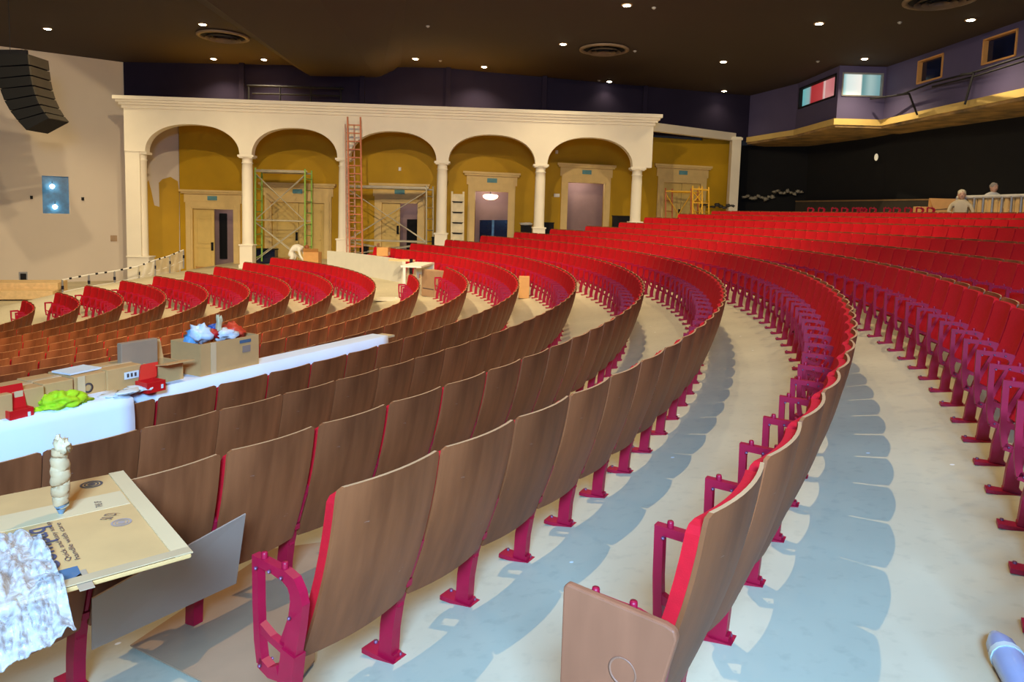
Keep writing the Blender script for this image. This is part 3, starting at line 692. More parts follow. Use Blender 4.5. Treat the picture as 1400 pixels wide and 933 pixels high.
for u,v,where in LIGHTS:
    p=atz(u,v,ZC-.03); t=empty('ceiling_downlight',(p.x,p.y,ZC),0,'small round lit downlight %s'%where,'downlight','downlights in the dark ceiling')
    MB().lathe([(.17,0),(.17,-.025),(.125,-.025),(.12,-.005)],seg=20).build('trim_ring',mat('brass_ring',(150,120,80)) if 'brass_ring' not in bpy.data.materials else bpy.data.materials['brass_ring'],t)
    MB().lathe([(.118,-.02),(.09,-.04),(0,-.045)],seg=16).build('lens',bpy.data.materials.get('downlight_lens') or mat('downlight_lens',(255,240,205),emit=(255,238,200),es=45),t)
    spot((p.x,p.y,ZC-.12),K_DOWN*(.12 if (u,v) in ((833,112),(990,125)) else 1))
for x,y,k in EXTRA: 
    t=empty('ceiling_downlight',(x,y,ZC),0); t.name='ceiling_downlight'
    tag(t,'round ceiling downlight outside the picture over the stalls','downlight','downlights overhead outside the picture')
    MB().lathe([(.17,0),(.17,-.025),(.125,-.025),(.12,-.005)],seg=20).build('trim_ring',bpy.data.materials['brass_ring'],t)
    MB().lathe([(.118,-.02),(.09,-.04),(0,-.045)],seg=16).build('lens',bpy.data.materials['downlight_lens'],t)
    spot((x,y,ZC-.12),K_DOWN*k)
for u,v,R_,where in ((305,50,.95,'beside the left pair of downlights'),(826,68,.95,'in the middle of the dark ceiling'),(1285,0,.95,'cut by the top edge at the right')):
    p=atz(u,v,ZC-.05); t=empty('air_diffuser',(p.x,p.y,ZC-.03),0,'round slatted air diffuser %s'%where,'air diffuser','round diffusers in the ceiling'); R=R_
    MB().lathe([(R,0),(R,-.05),(R*.86,-.07),(R*.84,0)],seg=32).build('rim',GREY if 0 else (bpy.data.materials.get('bronze') or mat('bronze',(120,100,80))),t)
    for f in (.68,.48,.28): MB().lathe([(R*f,-.12),(R*(f-.14),-.03),(R*(f-.15),-.04),(R*f,-.14)],seg=28).build('ring',bpy.data.materials['bronze'],t)
    MB().lathe([(R*.86,-.01),(0,-.012)],seg=28).build('throat',BLACK,t)
for u,v,where in ((585,37,'right of the dropped beam'),(894,12,'right of the top central downlight'),(868,71,'right of the central diffuser'),(819,111,'left of the farthest central downlight'),(1118,85,'left of the booth downlight'),(1230,32,'between booth and right downlight'),(602,84,'near the tip of the dropped beam')):
    p=atz(u,v,ZC-.04); t=tag(MB().lathe([(.07,0),(.07,-.02),(.03,-.06),(0,-.065)],seg=12).build('sprinkler_head',GREY),'tiny pale sprinkler head %s'%where,'sprinkler','sprinkler heads in the ceiling'); t.location=(p.x,p.y,ZC)
# ------------------------------------------------------------------ hanging loudspeaker array
arr=empty('line_array_speaker',at(30,70,22),0,'curved black line array loudspeaker hanging at the upper left','loudspeaker'); o=Vector(arr.location)
fr=[(36,74),(38,90),(40,104),(43,118),(47,131),(53,144),(60,155),(67,163)]      # front (right) edge of the cabinets
bk=[(-8,74),(-6,92),(-4,108),(0,122),(6,138),(14,152),(24,165),(37,179)]
for i in range(7):
    mb=MB(); D1,D2=22,23.1
    def sh(p,q_,f): return (p[0]+(q_[0]-p[0])*f,p[1]+(q_[1]-p[1])*f)
    a,b_,c_,d_=fr[i],sh(fr[i],fr[i+1],.86),sh(bk[i],bk[i+1],.93),bk[i]
    A=[at(*p,D1)-o for p in (a,b_,c_,d_)]; Bv=[at(*p,D1)-o+HV*1.0 for p in (a,b_,c_,d_)]
    mb.hexa(A,Bv); cab=mb.build('cabinet',BLACK,arr)
    mb=MB(); f0=at(*a,D1)-o; f1=at(*b_,D1)-o; g=(at(*a,D1)-at(*d_,D1)).normalized()*.05
    mb.hexa([f0+HV*.05,f1+HV*.05,f1+HV*.95,f0+HV*.95],[f0+g+HV*.05,f1+g+HV*.05,f1+g+HV*.95,f0+g+HV*.95]); mb.build('grille',bpy.data.materials.get('grille') or mat('grille',(70,62,48),rough=.7),cab)
for du in (10,):
    p=at(4+du,72,22.3)-o; MB().tube([p,Vector((p.x,p.y,ZC-.02-o.z))],.010).build('suspension_cable',DARK,arr)
mb=MB(); a=at(-6,73,22.4)-o; b_=at(37,73,22.4)-o; mb.bar(a,b_,.12,.2); mb.build('fly_bar',DARK,arr)
# ------------------------------------------------------------------ end panel of the nearest row
q=0; th=START[0]; r=RAD[0]
def CH(q,th,x,y,zz):        # chair frame of row q at angle th -> world
    R=RAD[q]; ca,sa=math.cos(th),math.sin(th); return Vector((R*ca+ca*x-sa*y,R*sa+sa*x+ca*y,FLZ[q]+zz))
first=[o for o in COL.objects if o.name.startswith('theatre_chair') and 'first from near end, row with the wooden' in o.get('label','')][0]
dy=-RAD[0]*STEP[0]/2-.036
mb=MB(); pts=[(-.375,.05),(-.375,.638),(-.365,.650),(-.10,.638),(-.075,.631),(-.068,.61),(-.20,.05)]
mb.prism([Vector((x,dy-.012,zz)) for x,zz in pts],(0,.024,0)); e=mb.build('end_panel',mat('end_panel_plywood',(158,94,62),rough=.5,spec=.3,scale=2,stretch=(4,1,.7),rgb2=(130,76,48)),first); bevel(e,.006); e['label']='reddish plywood end panel'
MB().lathe([(.036,0),(.038,.0015),(.034,.0015),(.032,0)],(-.2,dy-.0122,.48),24,ax=Matrix.Rotation(PI/2,3,'X')).build('ring_stain',mat('ring_stain',(150,98,70),rough=.5),e)
# ------------------------------------------------------------------ white covered planks along row 4 and the cloth
PA,PB=(16.99,5.02),(17.80,1.20)
a=Vector((PA[0],PA[1],0)); b=Vector((PB[0],PB[1],0)); de=(b-a).normalized(); ni=Vector((-de.y,de.x,0)); 
if ni.dot(a)>0: ni=-ni
zt=.245; LT=(b-a).length+2.2
t=empty('covered_table',a,0,'long narrow white-covered table standing before the wood-backed row, piled with boxes','table'); 
def TP(s,d,zz): return de*s+ni*d+Vector((0,0,zz))
mb=MB(); ks=2.15
poly=[TP(0,0,zt),TP(LT,0,zt),TP(LT,.78,zt),TP(ks,.78,zt),TP(ks,.20,zt),TP(0,.20,zt)]
mb.prism([p-Vector((0,0,.04)) for p in poly],(0,0,.04)); bevel(mb.build('table_top',WHITE,t),.008)
mb=MB(); N=60
for i in range(N+1):
    s_=LT*i/N; wv=.012*math.sin(i*1.7)+.008*math.sin(i*.6)
    mb.v+= [tuple(TP(s_,-.004,zt)),tuple(TP(s_,-.012+wv*.5,zt-.12)),tuple(TP(s_,-.016+wv,zt-.26-.02*math.sin(i*.9)))]
for i in range(N):
    for j in range(2): k_=i*3+j; mb.f.append((k_,k_+1,k_+4,k_+3)); mb.m.append(0); mb.sm.append(True)
o_=mb.build('cloth_skirt',WHITE,t); md=o_.modifiers.new('th','SOLIDIFY'); md.thickness=.006; md.offset=1
for s_ in (.25,1.7,3.2,4.6):
    d_=.10 if s_<2 else .55
    p=TP(s_,d_,0); fz=floor_z(a.x+p.x,a.y+p.y); mb=MB(); mb.tube([p+Vector((0,0,fz)),p+Vector((0,0,zt-.04))],.018); mb.build('leg',DARK,t)
p=a-de*.09+ni*.13; tag(MB().box((0,0,0),(.20,.17,.02),Matrix.Rotation(math.atan2(de.y,de.x),3,'Z')).build('plywood_board',LWOOD),'short raw plywood board at the far end of the white covered table','board').location=(p.x,p.y,zt-.035)
# draped cloth over the backs of the row
mb=MB(); N,Mr=26,14; R4=RAD[4]
th0=.1165; th1=-.03
for i in range(N+1):
    th_=th0+(th1-th0)*i/N
    for j in range(Mr+1):
        u_=j/Mr
        if u_<.35: x=-.30+u_/.35*.315; zz=.965-.03*max(0,(u_-.2))*2
        else: x=.018+.03*math.sin(PI*(u_-.35)/.65)*.6+.012*math.sin(i*1.1+j*.25); zz=.955-(u_-.35)/.65*(.46+.03*math.sin(i*.8))
        mb.v.append(tuple(CH(4,th_,x,0,zz)))
for i in range(N):
    for j in range(Mr): k_=i*(Mr+1)+j; mb.f.append((k_,k_+1,k_+Mr+2,k_+Mr+1)); mb.m.append(0); mb.sm.append(True)
o_=mb.build('draped_cloth',WHITE); md=o_.modifiers.new('th','SOLIDIFY'); md.thickness=.008; md.offset=1
tag(o_,'white cloth hanging over the chair backs at the left edge below the red box','cloth')
# ------------------------------------------------------------------ boxes on the table
def rotz(a): return Matrix.Rotation(a,3,'Z')
AZ=math.atan2(de.y,de.x)
def carton(name,s,d,w,dp,h,rz,lb,m=CARD,open_=False,base=zt,cat='cardboard box',grp='cardboard boxes on the white table',label=None,mark=True,tape=True):
    p=a+de*s+ni*d; t=empty(name,(p.x,p.y,base),AZ+rz,lb,cat,grp)
    if not open_:
        mb=MB(); mb.box((0,0,h/2),(w,dp,h)); bevel(mb.build('carton_body',m,t),.006)
        if tape: MB().box((0,0,h+.001),(w*1.0,.05,.003)).build('tape_strip',TAPE,t); 
        MB().box((0,0,h+.0005),(w*.98,.006,.002)).build('flap_seam',CARD2,t)
    else:
        mb=MB(); tk=.008
        mb.box((0,dp/2,h/2),(w,tk,h)); mb.box((0,-dp/2,h/2),(w,tk,h)); mb.box((w/2,0,h/2),(tk,dp,h)); mb.box((-w/2,0,h/2),(tk,dp,h)); mb.box((0,0,.006),(w,dp,.01)); mb.build('carton_body',m,t)
    return t,w,dp,h
def face_mark(t,w,dp,h,side,kind):
    # outer (towards the camera) face is local -y ... the side facing away from ni
    sy=side*(dp/2+.006)
    if kind=='ring': MB().lathe([(.034,0),(.036,.001),(.024,.001),(.022,0)],(w*.1,sy,h*.45),16,ax=Matrix.Rotation(-side*PI/2,3,'X')).build('printed_ring',INK,t)
    if kind=='label':
        l=MB().box((w*-.18,sy+side*.001,h*.62),(w*.42,.003,h*.3)).build('address_label',PAPER,t)
        for k in (-1,0,1): MB().box((w*-.18+k*w*.11,sy+side*.003,h*.62),(w*.06,.002,h*.16)).build('label_print',INK,l)
    if kind=='tape': MB().box((w*.3,sy+side*.001,h*.5),(.05,.003,h)).build('tape_strip',TAPE,t)
    if kind=='blue': MB().box((-w*.25,sy+side*.001,h*.86),(w*.2,.003,h*.1)).build('printed_mark',INKB,t); MB().box((-w*.27,sy+side*.001,h*.6),(w*.14,.003,h*.22)).build('printed_text',GCARD,t)
def s_of(u,v,z0=zt):
    p=atz(u,v,z0); w_=Vector((p.x,p.y,0))-a; return w_.dot(de),w_.dot(ni)
side=-1 if (Matrix.Rotation(AZ,3,'Z')@Vector((0,-1,0))).dot(ni)<0 else 1
def bx_from(name,u0,u1,vb,vt,dp,lb,marks=(),open_=False,m=CARD,rz=0,base=zt,grp='cardboard boxes on the white table',tape=True):
    # u0,u1: bottom corners of the near face; vt top
    s0,d0=s_of(u0,vb[0],base); s1,d1=s_of(u1,vb[1],base); d=(d0+d1)/2; w=abs(s1-s0); 
    pm=a+de*((s0+s1)/2)+ni*d; D=(pm-Vector((CAM.x,CAM.y,0))).dot(HV); h=at((u0+u1)/2,vt,D).z-base
    r=carton(name,(s0+s1)/2,d+dp/2,w,dp,h,rz,lb,m,open_,base,grp=grp,tape=tape)
    for k in marks: face_mark(*r,side,k)
    return r
r1=bx_from('cardboard_box',148,193,(540,529),502,.26,'cardboard box with a white address label, right of the paper-topped pair',('label',))
r2=bx_from('cardboard_box',103,145,(549,539),512,.30,'cardboard box with a printed ring and white papers on top',('ring','tape'))
r3=bx_from('cardboard_box',62,99,(560,550),522,.30,'cardboard box with printed ring, directly behind the neon vest',('ring',))
r4=bx_from('cardboard_box',18,60,(572,561),532,.30,'plain taped cardboard box behind the open red box at left',('tape',))
r5=bx_from('cardboard_box',-40,14,(590,573),544,.30,'cardboard box cut off by the left picture edge',())
# papers
t_,w,dp,h=r2; tag(MB().box((0,0,0),(w*1.05,dp*.6,.012),rotz(.1)).build('paper_sheets',PAPER),'loose white papers lying on top of the ringed cardboard box','papers').location=Vector(t_.location)+Vector((0,0,h+.012)); COL.objects[-1].rotation_euler.z=AZ
# open boxes
t1,w1,dp1,h1=bx_from('open_carton',214,250,(526,518),497,.22,'small open cardboard box with raised flaps beside the red box',(),True)
for nm,(c,sz,ax_,an) in {'back_flap':((0,dp1/2*-side,h1),(w1,.15),'X',-side*1.9),'front_flap':((0,dp1/2*side,h1),(w1*1.05,.13),'X',side*.25)}.items():
    R_=Matrix.Rotation(0,3,'Z'); d_=Vector((0,side*math.cos(.2) if nm=='front_flap' else -side*.25,.15 if nm=='front_flap' else .95)).normalized()
    c=Vector(c); mb=MB(); A_=[c+Vector((-sz[0]/2,0,0)),c+Vector((sz[0]/2,0,0))]; B_=[p+d_*sz[1] for p in A_]; nn=(A_[1]-A_[0]).cross(d_).normalized()*.006
    mb.hexa([A_[0],A_[1],A_[1]+nn,A_[0]+nn],[B_[0],B_[1],B_[1]+nn,B_[0]+nn]); mb.build(nm,CARD,t1)
t2,w2,dp2,h2=bx_from('tall_carton',191,236,(534,522),470,.05,'tall upright cardboard flap box behind the small open box',(),False,CARD2,tape=False)
tp=Vector(t2.location)+ni*.18+Vector((0,0,.0)); t2.location=tp
bg=bx_from('large_carton',278,350,(516,497),464,.34,'largest open cardboard box, heaped with colourful packaging',('blue','tape'),True)
tB,wB,dB,hB=bg
pk=[((-.3,0,.05),(.13,.1,.07),(236,74,42),'orange packet'),((-.08,.02,.04),(.16,.12,.06),(236,232,226),'white bag'),((.14,0,.05),(.12,.1,.05),(206,28,30),'red packet'),((.3,.02,.07),(.12,.1,.09),(225,228,232),'white crumpled bag'),((.36,-.02,.03),(.06,.08,.09),(120,170,200),'light blue packet'),((-.02,-.04,.09),(.06,.06,.04),(52,84,150),'blue packet'),((.02,.05,.13),(.03,.03,.1),(214,190,140),'cardboard strip')]
for i,((x,y,zz),rr,c_,nm) in enumerate(pk):
    sc_=wB; p=Vector(tB.location)+rotz(AZ)@Vector((x*sc_,y,hB-.02+zz)); o_=MB().blob((0,0,0),[k*min(1,wB/.75) for k in rr],seed=i+3,amp=.35,freq=2.2).build('packaging_'+nm.split()[-1],mat('pack_%d'%i,c_,rough=.45)); o_.location=p
    tag(o_,'%s on top of the large open cardboard box'%nm,'packaging')
# low open tray with scraps between the boxes
t3,w3,dp3,h3=bx_from('cardboard_tray',262,293,(509,500),490,.2,'low torn cardboard tray left of the large carton',(),True,CARD2)
for i,(u,v,c_,nm) in enumerate(((255,507,(220,190,140),'crumpled tan paper scrap beside the cardboard tray'),(257,500,(200,200,200),'crumpled grey wrapper behind the tan paper scrap'))):
    s_,d_=s_of(u,v); p=a+de*s_+ni*d_; o_=MB().blob((0,0,0),(.07,.06,.04),seed=i+20,amp=.4).build('crumpled_paper',mat('scrap_%d'%i,c_)); o_.location=(p.x,p.y,zt+.035); tag(o_,nm,'scrap')
# red boxes
def red_box(u0,u1,vb,vt,dp,lb,lid):
    t,w,dp,h=bx_from('red_box',u0,u1,vb,vt,dp,lb,(),True,REDBOX,grp='open red boxes on the white table')
    t['category']='box'
    L_=.13 if lid=='up' else dp*.95; d_=Vector((0,-side*.28,1)).normalized() if lid=='up' else Vector((-.55,-side*.6,.75)).normalized()
    A_=[Vector((-w/2,-side*dp/2,h)),Vector((w/2,-side*dp/2,h))]; 
    if lid!='up': A_=[Vector((-w*.7,-side*dp/2,h)),Vector((w*.3,-side*dp/2,h))]
    B_=[p+d_*L_*1.1 for p in A_]; nn=(A_[1]-A_[0]).cross(d_).normalized()*.014
    mb=MB(); mb.hexa([A_[0],A_[1],A_[1]+nn,A_[0]+nn],[B_[0],B_[1],B_[1]+nn,B_[0]+nn]); mb.build('lid',REDBOX,t)
    MB().box((-w*.3,side*(dp/2+.005),h*.45),(w*.12,.003,h*.4)).build('white_sticker',PAPER,t)
    return t
red_box(14,46,(578,571),560,.07,'open red box with raised lid at the left end of the white table','up')
red_box(203,225,(539,533),522,.13,'smaller open red box near the middle of the white table, lid tilted','side')
# neon vest
s_,d_=s_of(90,560); p=a+de*s_+ni*(d_+.03); mb=MB(); mb.blob((0,0,.04),(.12,.085,.06),seed=5,amp=.28,nu=44,nv=26,freq=2.4); mb.blob((.05,-.03,.035),(.07,.05,.05),seed=15,amp=.4,nu=30,nv=20,freq=3); mb.blob((-.10,0,.02),(.07,.05,.022),seed=9,amp=.5,nu=20,nv=10); mb.blob((.15,-.01,.015),(.10,.035,.018),seed=12,amp=.5,nu=20,nv=10)
o_=mb.build('neon_vest',NEON); o_.location=(p.x,p.y,zt+.012); o_.rotation_euler.z=AZ; tag(o_,'crumpled neon yellow safety vest lying before the cardboard boxes','vest')
s_,d_=s_of(165,544); p=a+de*s_+ni*d_; mb=MB()
for i in range(7): mb.blob((random.uniform(-.18,.18),random.uniform(-.04,.05),.012+i*.004),(.09,.06,.012),seed=30+i,amp=.3,nu=14,nv=8)
o_=mb.build('crumpled_wrapping',PAPER); o_.location=(p.x,p.y,zt+.006); o_.rotation_euler.z=AZ; tag(o_,'heap of crumpled off-white wrapping before the labelled cardboard box','wrapping')
# ------------------------------------------------------------------ flat carton over the row at lower left
Z=.575
def CP(u,v): return atz(u,v,Z)
c0,c1=CP(167,645),CP(262,757); ex=(c1-c0); Wd=ex.length; ex.normalize(); ey=Vector((-ex.y,ex.x,0)); 
if ey.y>0: ey=-ey
org=c0; Ln=1.25
t=empty('flat_carton',org,0,'flattened cardboard carton with tape and printed lettering lying across the chair backs at lower left','carton')
F_=lambda x,y,zz=0: ex*x+ey*y+Vector((0,0,zz))
mb=MB(); mb.prism([F_(0,0,-.014),F_(Wd,0,-.014),F_(Wd,Ln,-.014),F_(0,Ln,-.014)],(0,0,.014)); bevel(mb.build('carton_body',CARD,t),.004)
def slab(x0,x1,y0,y1,m,name,hh=.0015,zz=.0005): mb=MB(); mb.prism([F_(x0,y0,zz),F_(x1,y0,zz),F_(x1,y1,zz),F_(x0,y1,zz)],(0,0,hh)); return mb.build(name,m,t)
slab(Wd*.245,Wd*.41,.05,Ln,TAPE,'packing_tape'); 
slab(.0,Wd,-.004,.045,TAPE,'packing_tape',.003); slab(Wd-.035,Wd+.004,.0,Ln,mat('pale_tape',(206,164,116),rough=.3),'packing_tape',.003,.0045)
def C2(u,v): p=CP(u,v)-org; return p.dot(ex),p.dot(ey)
def text(body,u0,v0,u1,v1,size,m,name,bold=0):
    # baseline runs from pixel (u0,v0) to (u1,v1) on the carton top
    p0=CP(u0,v0)-org; p1=CP(u1,v1)-org; d=(p1-p0); L=d.length; d.normalize()
    cu=bpy.data.curves.new(name,'FONT'); cu.body=body; cu.size=1; cu.extrude=0; cu.offset=bold
    ob=bpy.data.objects.new(name,cu); COL.objects.link(ob); bpy.context.view_layer.update()
    me=bpy.data.meshes.new_from_object(ob); wmax=max(v.co.x for v in me.vertices); bpy.data.objects.remove(ob)
    up=Vector((0,0,1)); sd=up.cross(d); k=L/wmax
    for v in me.vertices: c=v.co.copy(); q=p0+d*(c.x*k)+sd*(c.y*size); v.co=q+Vector((0,0,.0035))
    me.materials.clear(); me.materials.append(m); o=bpy.data.objects.new(name,me); COL.objects.link(o); o.parent=t; return o
DKI=mat('dark_purple_ink',(84,72,84),rough=.8)
text('Compaq',84,780,60,722,.085,DKI,'printed_lettering',.012)
text('Quick and easy setup',98,768,68,715,.020,INK,'printed_lettering'); text('handle with care',110,766,82,716,.020,INK,'printed_lettering')
text('50 (2)',152,712,160,703,.05,INK,'printed_lettering') 
text('THIS UP',141,694,138,686,.03,INK,'printed_lettering')
def disc(u,v,rx,m,name,mb_=None):
    x,y=C2(u,v); n=24; mb=MB()
    for r0,r1 in ((1,.78),(.66,.50),(.36,.0)):
        for k in range(n):
            A=[(rr*rx,2*PI*kk/n) for rr,kk in ((r0,k),(r0,k+1),(r1,k+1),(r1,k))]; c=[F_(x+rr*math.cos(a_),y+rr*math.sin(a_),.0015) for rr,a_ in A]; mb.add(c,[(0,1,2,3)])
    return mb.build(name,m,t)
disc(166,715,.030,mat('faded_stamp',(168,136,118)),'printed_stamp'); disc(125,663,.036,INK,'printed_stamp')
x,y=C2(86,796); slab(x-.07,x+.03,y-.045,y+.055,INKB,'printed_square'); x,y=C2(104,799); slab(x-.07,x+.05,y-.035,y+.0,mat('faded_band',(184,148,112)),'printed_band')
# carton that carries the flat one, standing out of frame to the left
p=CAM*0+org+ex*(Wd*.55)+ey*.98; fz=floor_z(p.x,p.y); 
tt=empty('cardboard_box',(p.x,p.y,fz),math.atan2(ex.y,ex.x),'cardboard box outside the left edge that carries the flattened carton','cardboard box')
mb=MB(); hh=Z-.014-fz; mb.box((0,0,hh/2+.01),(.55,.4,hh-.02)); bevel(mb.build('carton_body',CARD,tt),.006); MB().box((0,0,hh-.0),(.55,.05,.002)).build('tape_strip',TAPE,tt)
# bubble wrap
from mathutils import noise
mb=MB(); N=110; w_,h_=.62,.60
BB=[CP(-40,738),CP(56,738),CP(103,836),CP(-40,893)]
for j in range(N+1):
    for i in range(N+1):
        u_,v_=i/N,j/N; p=BB[0].lerp(BB[1],u_).lerp(BB[3].lerp(BB[2],u_),v_)
        hgt=.045*(noise.noise(Vector((u_*5,v_*5,3)))+.35)+.009*noise.noise(Vector((u_*17,v_*17,7)))+.003*noise.noise(Vector((u_*45,v_*45,2)))
        over=max(0,(p-org).dot(ex)-Wd); dz=-over*.5
        mb.v.append(tuple(p+Vector((0,0,max(.006,hgt)+dz))))
for j in range(N):
    for i in range(N): k_=j*(N+1)+i; mb.f.append((k_,k_+1,k_+N+2,k_+N+1)); mb.m.append(0); mb.sm.append(True)
BW_=mat('bubble_wrap',(240,226,212),rough=.3,var=.12,scale=9,alpha=.5,spec=.8,coat=.2)
nt=BW_.node_tree; bs=nt.nodes['Principled BSDF']; vr=nt.nodes.new('ShaderNodeTexVoronoi'); vr.inputs['Scale'].default_value=48; tcn=nt.nodes.new('ShaderNodeTexCoord'); nt.links.new(tcn.outputs['Object'],vr.inputs['Vector'])
bmp=nt.nodes.new('ShaderNodeBump'); bmp.inputs['Strength'].default_value=.6; bmp.inputs['Distance'].default_value=.012; bmp.invert=True; nt.links.new(vr.outputs['Distance'],bmp.inputs['Height']); nt.links.new(bmp.outputs[0],bs.inputs['Normal']); mrr=nt.nodes.new('ShaderNodeMapRange'); mrr.inputs['From Max'].default_value=.7; mrr.inputs['To Min'].default_value=.12; mrr.inputs['To Max'].default_value=.5; nt.links.new(vr.outputs['Distance'],mrr.inputs[0]); nt.links.new(mrr.outputs[0],bs.inputs['Alpha'])
o_=mb.build('bubble_wrap',BW_); md=o_.modifiers.new('th','SOLIDIFY'); md.thickness=.004
tag(o_,'crumpled sheet of clear bubble wrap on the flattened carton at the left edge','bubble wrap')
# crumpled paper-wrapped tube standing on the carton
p=CP(84,703); t=empty('wrapped_tube',(p.x,p.y,Z+.002),0,'upright crumpled cream wrapped tube with a grey tip standing on the flattened carton','tube')
mb=MB(); tp_=[];tr_=[]
for i in range(22): f_=i/21; tp_.append((.003*math.sin(i*1.3),.003*math.cos(i*1.7),.03+.185*f_)); tr_.append((.022+.006*math.sin(PI*f_))*(1+.03*math.sin(i*2.4)))
mb.tube(tp_,tr_,16); mb.v=[tuple(Vector(p)*(1)+Vector((.004*noise.noise(Vector(p)*60),.004*noise.noise(Vector(p)*55+Vector((3,0,0))),0))) for p in mb.v]
mb.build('wrapped_body',mat('cream_wrap',(200,158,108),rough=.7,bump=.6,bscale=18,var=.12,scale=14),t)
MB().tube([(0,0,0),(0,0,.035)],[.007,.023],12).build('grey_tip',mat('blue_grey_tip',(120,138,146),rough=.5),t)
mb=MB(); mb.blob((.012,.006,.225),(.024,.02,.026),seed=3,amp=.5); mb.blob((-.008,0,.243),(.010,.010,.016),seed=8,amp=.4); mb.build('twisted_top',mat('cream_wrap_top',(214,178,128),rough=.7),t)
# cardboard sheets
def sheet(name,corn,th_,m,lb,nrm=Vector((0,0,1))):
    o=Vector(corn[0]); c=[Vector(p)-o for p in corn]; nn=(c[1]-c[0]).cross(c[3]-c[0]).normalized()
    if nn.dot(CAM-o)<0: nn=-nn
    mb=MB(); mb.prism(c,nn*th_); ob=mb.build(name,m); ob.location=o; return tag(ob,lb,'cardboard sheet')
def onrow(u,v,R,):          # point where the sight line meets the cylinder of radius R in front of the camera
    d=ray(u,v); A_=d.x*d.x+d.y*d.y; B_=CAM.x*d.x+CAM.y*d.y; C_=CAM.x**2+CAM.y**2-R*R; tt=(-B_-math.sqrt(B_*B_-A_*C_))/A_; return CAM+d*tt
cs=[onrow(125,888,19.99),onrow(322,797,19.99),onrow(335,702,20.10),onrow(125,818,20.08)]
for p in cs[:2]: print('SHEET',[round(x,3) for x in p],'floor',floor_z(p.x,p.y))
sheet('cardboard_sheet',cs,.006,GCARD,'upright grey-brown cardboard sheet leaning on the chair backs beneath the carton')
def onfl(u,v,up=.004):
    d=ray(u,v); lo,hi=.3,40
    k=.3
    while k<40:
        p=CAM+d*k
        if p.z<floor_z(p.x,p.y)+up: break
        k+=.01
    for _ in range(20):
        k2=k-.01; p=CAM+d*k2
        if p.z<floor_z(p.x,p.y)+up: k=k2
        else: break
    return CAM+d*k
mb=MB(); cc=[onfl(178,884,.02),onfl(372,752,.03),onfl(446,742,.03),onfl(430,905,.02),onfl(345,1010,.02),onfl(275,933,.02)]
o=Vector(cc[0]); cc=[p-o for p in cc]; mb.prism(cc,(0,0,.006)); ob=mb.build('cardboard_sheet',CARD2); ob.location=o; tag(ob,'tan cardboard sheet lying on the floor under the bare end frame','cardboard sheet')
# plastic wrapped bundle at the lower right corner
p0=onfl(1362,872,.04); p1=onfl(1410,960,.04); d=(p1-p0).normalized(); sd=Vector((-d.y,d.x,0)); 
t=empty('plastic_bundle',p0,0,'pale blue plastic wrapped bundle with a tape band at the lower right corner','bundle')
mb=MB(); pts=[sd*0+d*(-.01),d*.06,d*.16,d*.3,d*.5]; mb.tube([p-sd*.035*0+Vector((0,0,.0)) for p in pts],[.02,.045,.05,.048,.03],14); mb.build('plastic_wrap',mat('pale_blue_plastic',(170,190,232),rough=.25,coat=.4),t); MB().tube([d*.12,d*.145],[.0525,.0525],14).build('tape_band',mat('pale_band',(214,226,220)),t)
# ------------------------------------------------------------------ control position in the gap of rows 5 and 6
R_=16.72; mb=MB(); A0_,A1_=math.radians(90.0),math.radians(71.9); N=24
for i in range(N):
    q0,q1=A0_+(A1_-A0_)*i/N,A0_+(A1_-A0_)*(i+1)/N
    P4=[Vector((rr*math.cos(q_),rr*math.sin(q_),0)) for q_,rr in ((q0,R_),(q1,R_),(q1,R_+.12),(q0,R_+.12))]
    mb.hexa([p+Vector((0,0,floor_z(p.x,p.y)-.05)) for p in P4],[p+Vector((0,0,-.04)) for p in P4])
WH2=mat('white_board_partition',(226,222,204),rough=.7,var=.03); struct(mb.build('wall_partition',WH2))
def obj_at(u,v,D): return at(u,v,D)
# side partition / white counter right of it
t=empty('white_counter',at(588,362,20.9),YAW,'white counter top between the low partition and the short red row','counter'); o=Vector(t.location)
Pn=[at(563,358,21.6),at(611,366,20.4)]; g=(Pn[1]-Pn[0]); g.z=0; L_=g.length; g.normalize(); nb=Vector((-g.y,g.x,0)); 
if nb.dot(HV)<0: nb=-nb
zc=Pn[1].z; mb=MB(); q0=Vector((Pn[0].x,Pn[0].y,zc)); mb.prism([q0-o,q0+g*L_-o,q0+g*L_+nb*.6-o,q0+nb*.6-o],(0,0,.05)); mb.build('counter_top',WH2,t)
mb=MB(); mb.prism([q0+g*(L_-.08)-o,q0+g*L_-o,q0+g*L_+nb*.55-o,q0+g*(L_-.08)+nb*.55-o],(0,0,-.32)); mb.build('side_board',WH2,t)
for sx in (.05,L_-.05):
    p=q0+g*sx+nb*.5; MB().tube([Vector((p.x,p.y,floor_z(p.x,p.y)))-o,Vector((p.x,p.y,zc))-o],.05).build('leg',WH2,t)
p=at(562,366,21.9); tag(MB().tube([(0,0,-1.0),(0,0,.22)],.05).build('black_post',DARK),'short black post between the low partition and the white counter','post').location=(p.x,p.y,zc-.1)
p=onfl(586,406,0); t=empty('cardboard_box',(p.x,p.y,floor_z(p.x,p.y)+.005),math.atan2(g.y,g.x),'tall brown cardboard box standing under the white counter in front of the short rows','cardboard box')
hgt=at(586,370,(p-CAM).dot(HV)).z-p.z; mb=MB(); mb.box((0,.15,hgt/2),(.62,.35,hgt)); bevel(mb.build('carton_body',CARD2,t),.008); MB().box((0,.15,hgt+.002),(.62,.05,.003)).build('tape_strip',TAPE,t); MB().box((0,-.027,hgt*.3),(.5,.003,.03)).build('printed_band',INK,t)
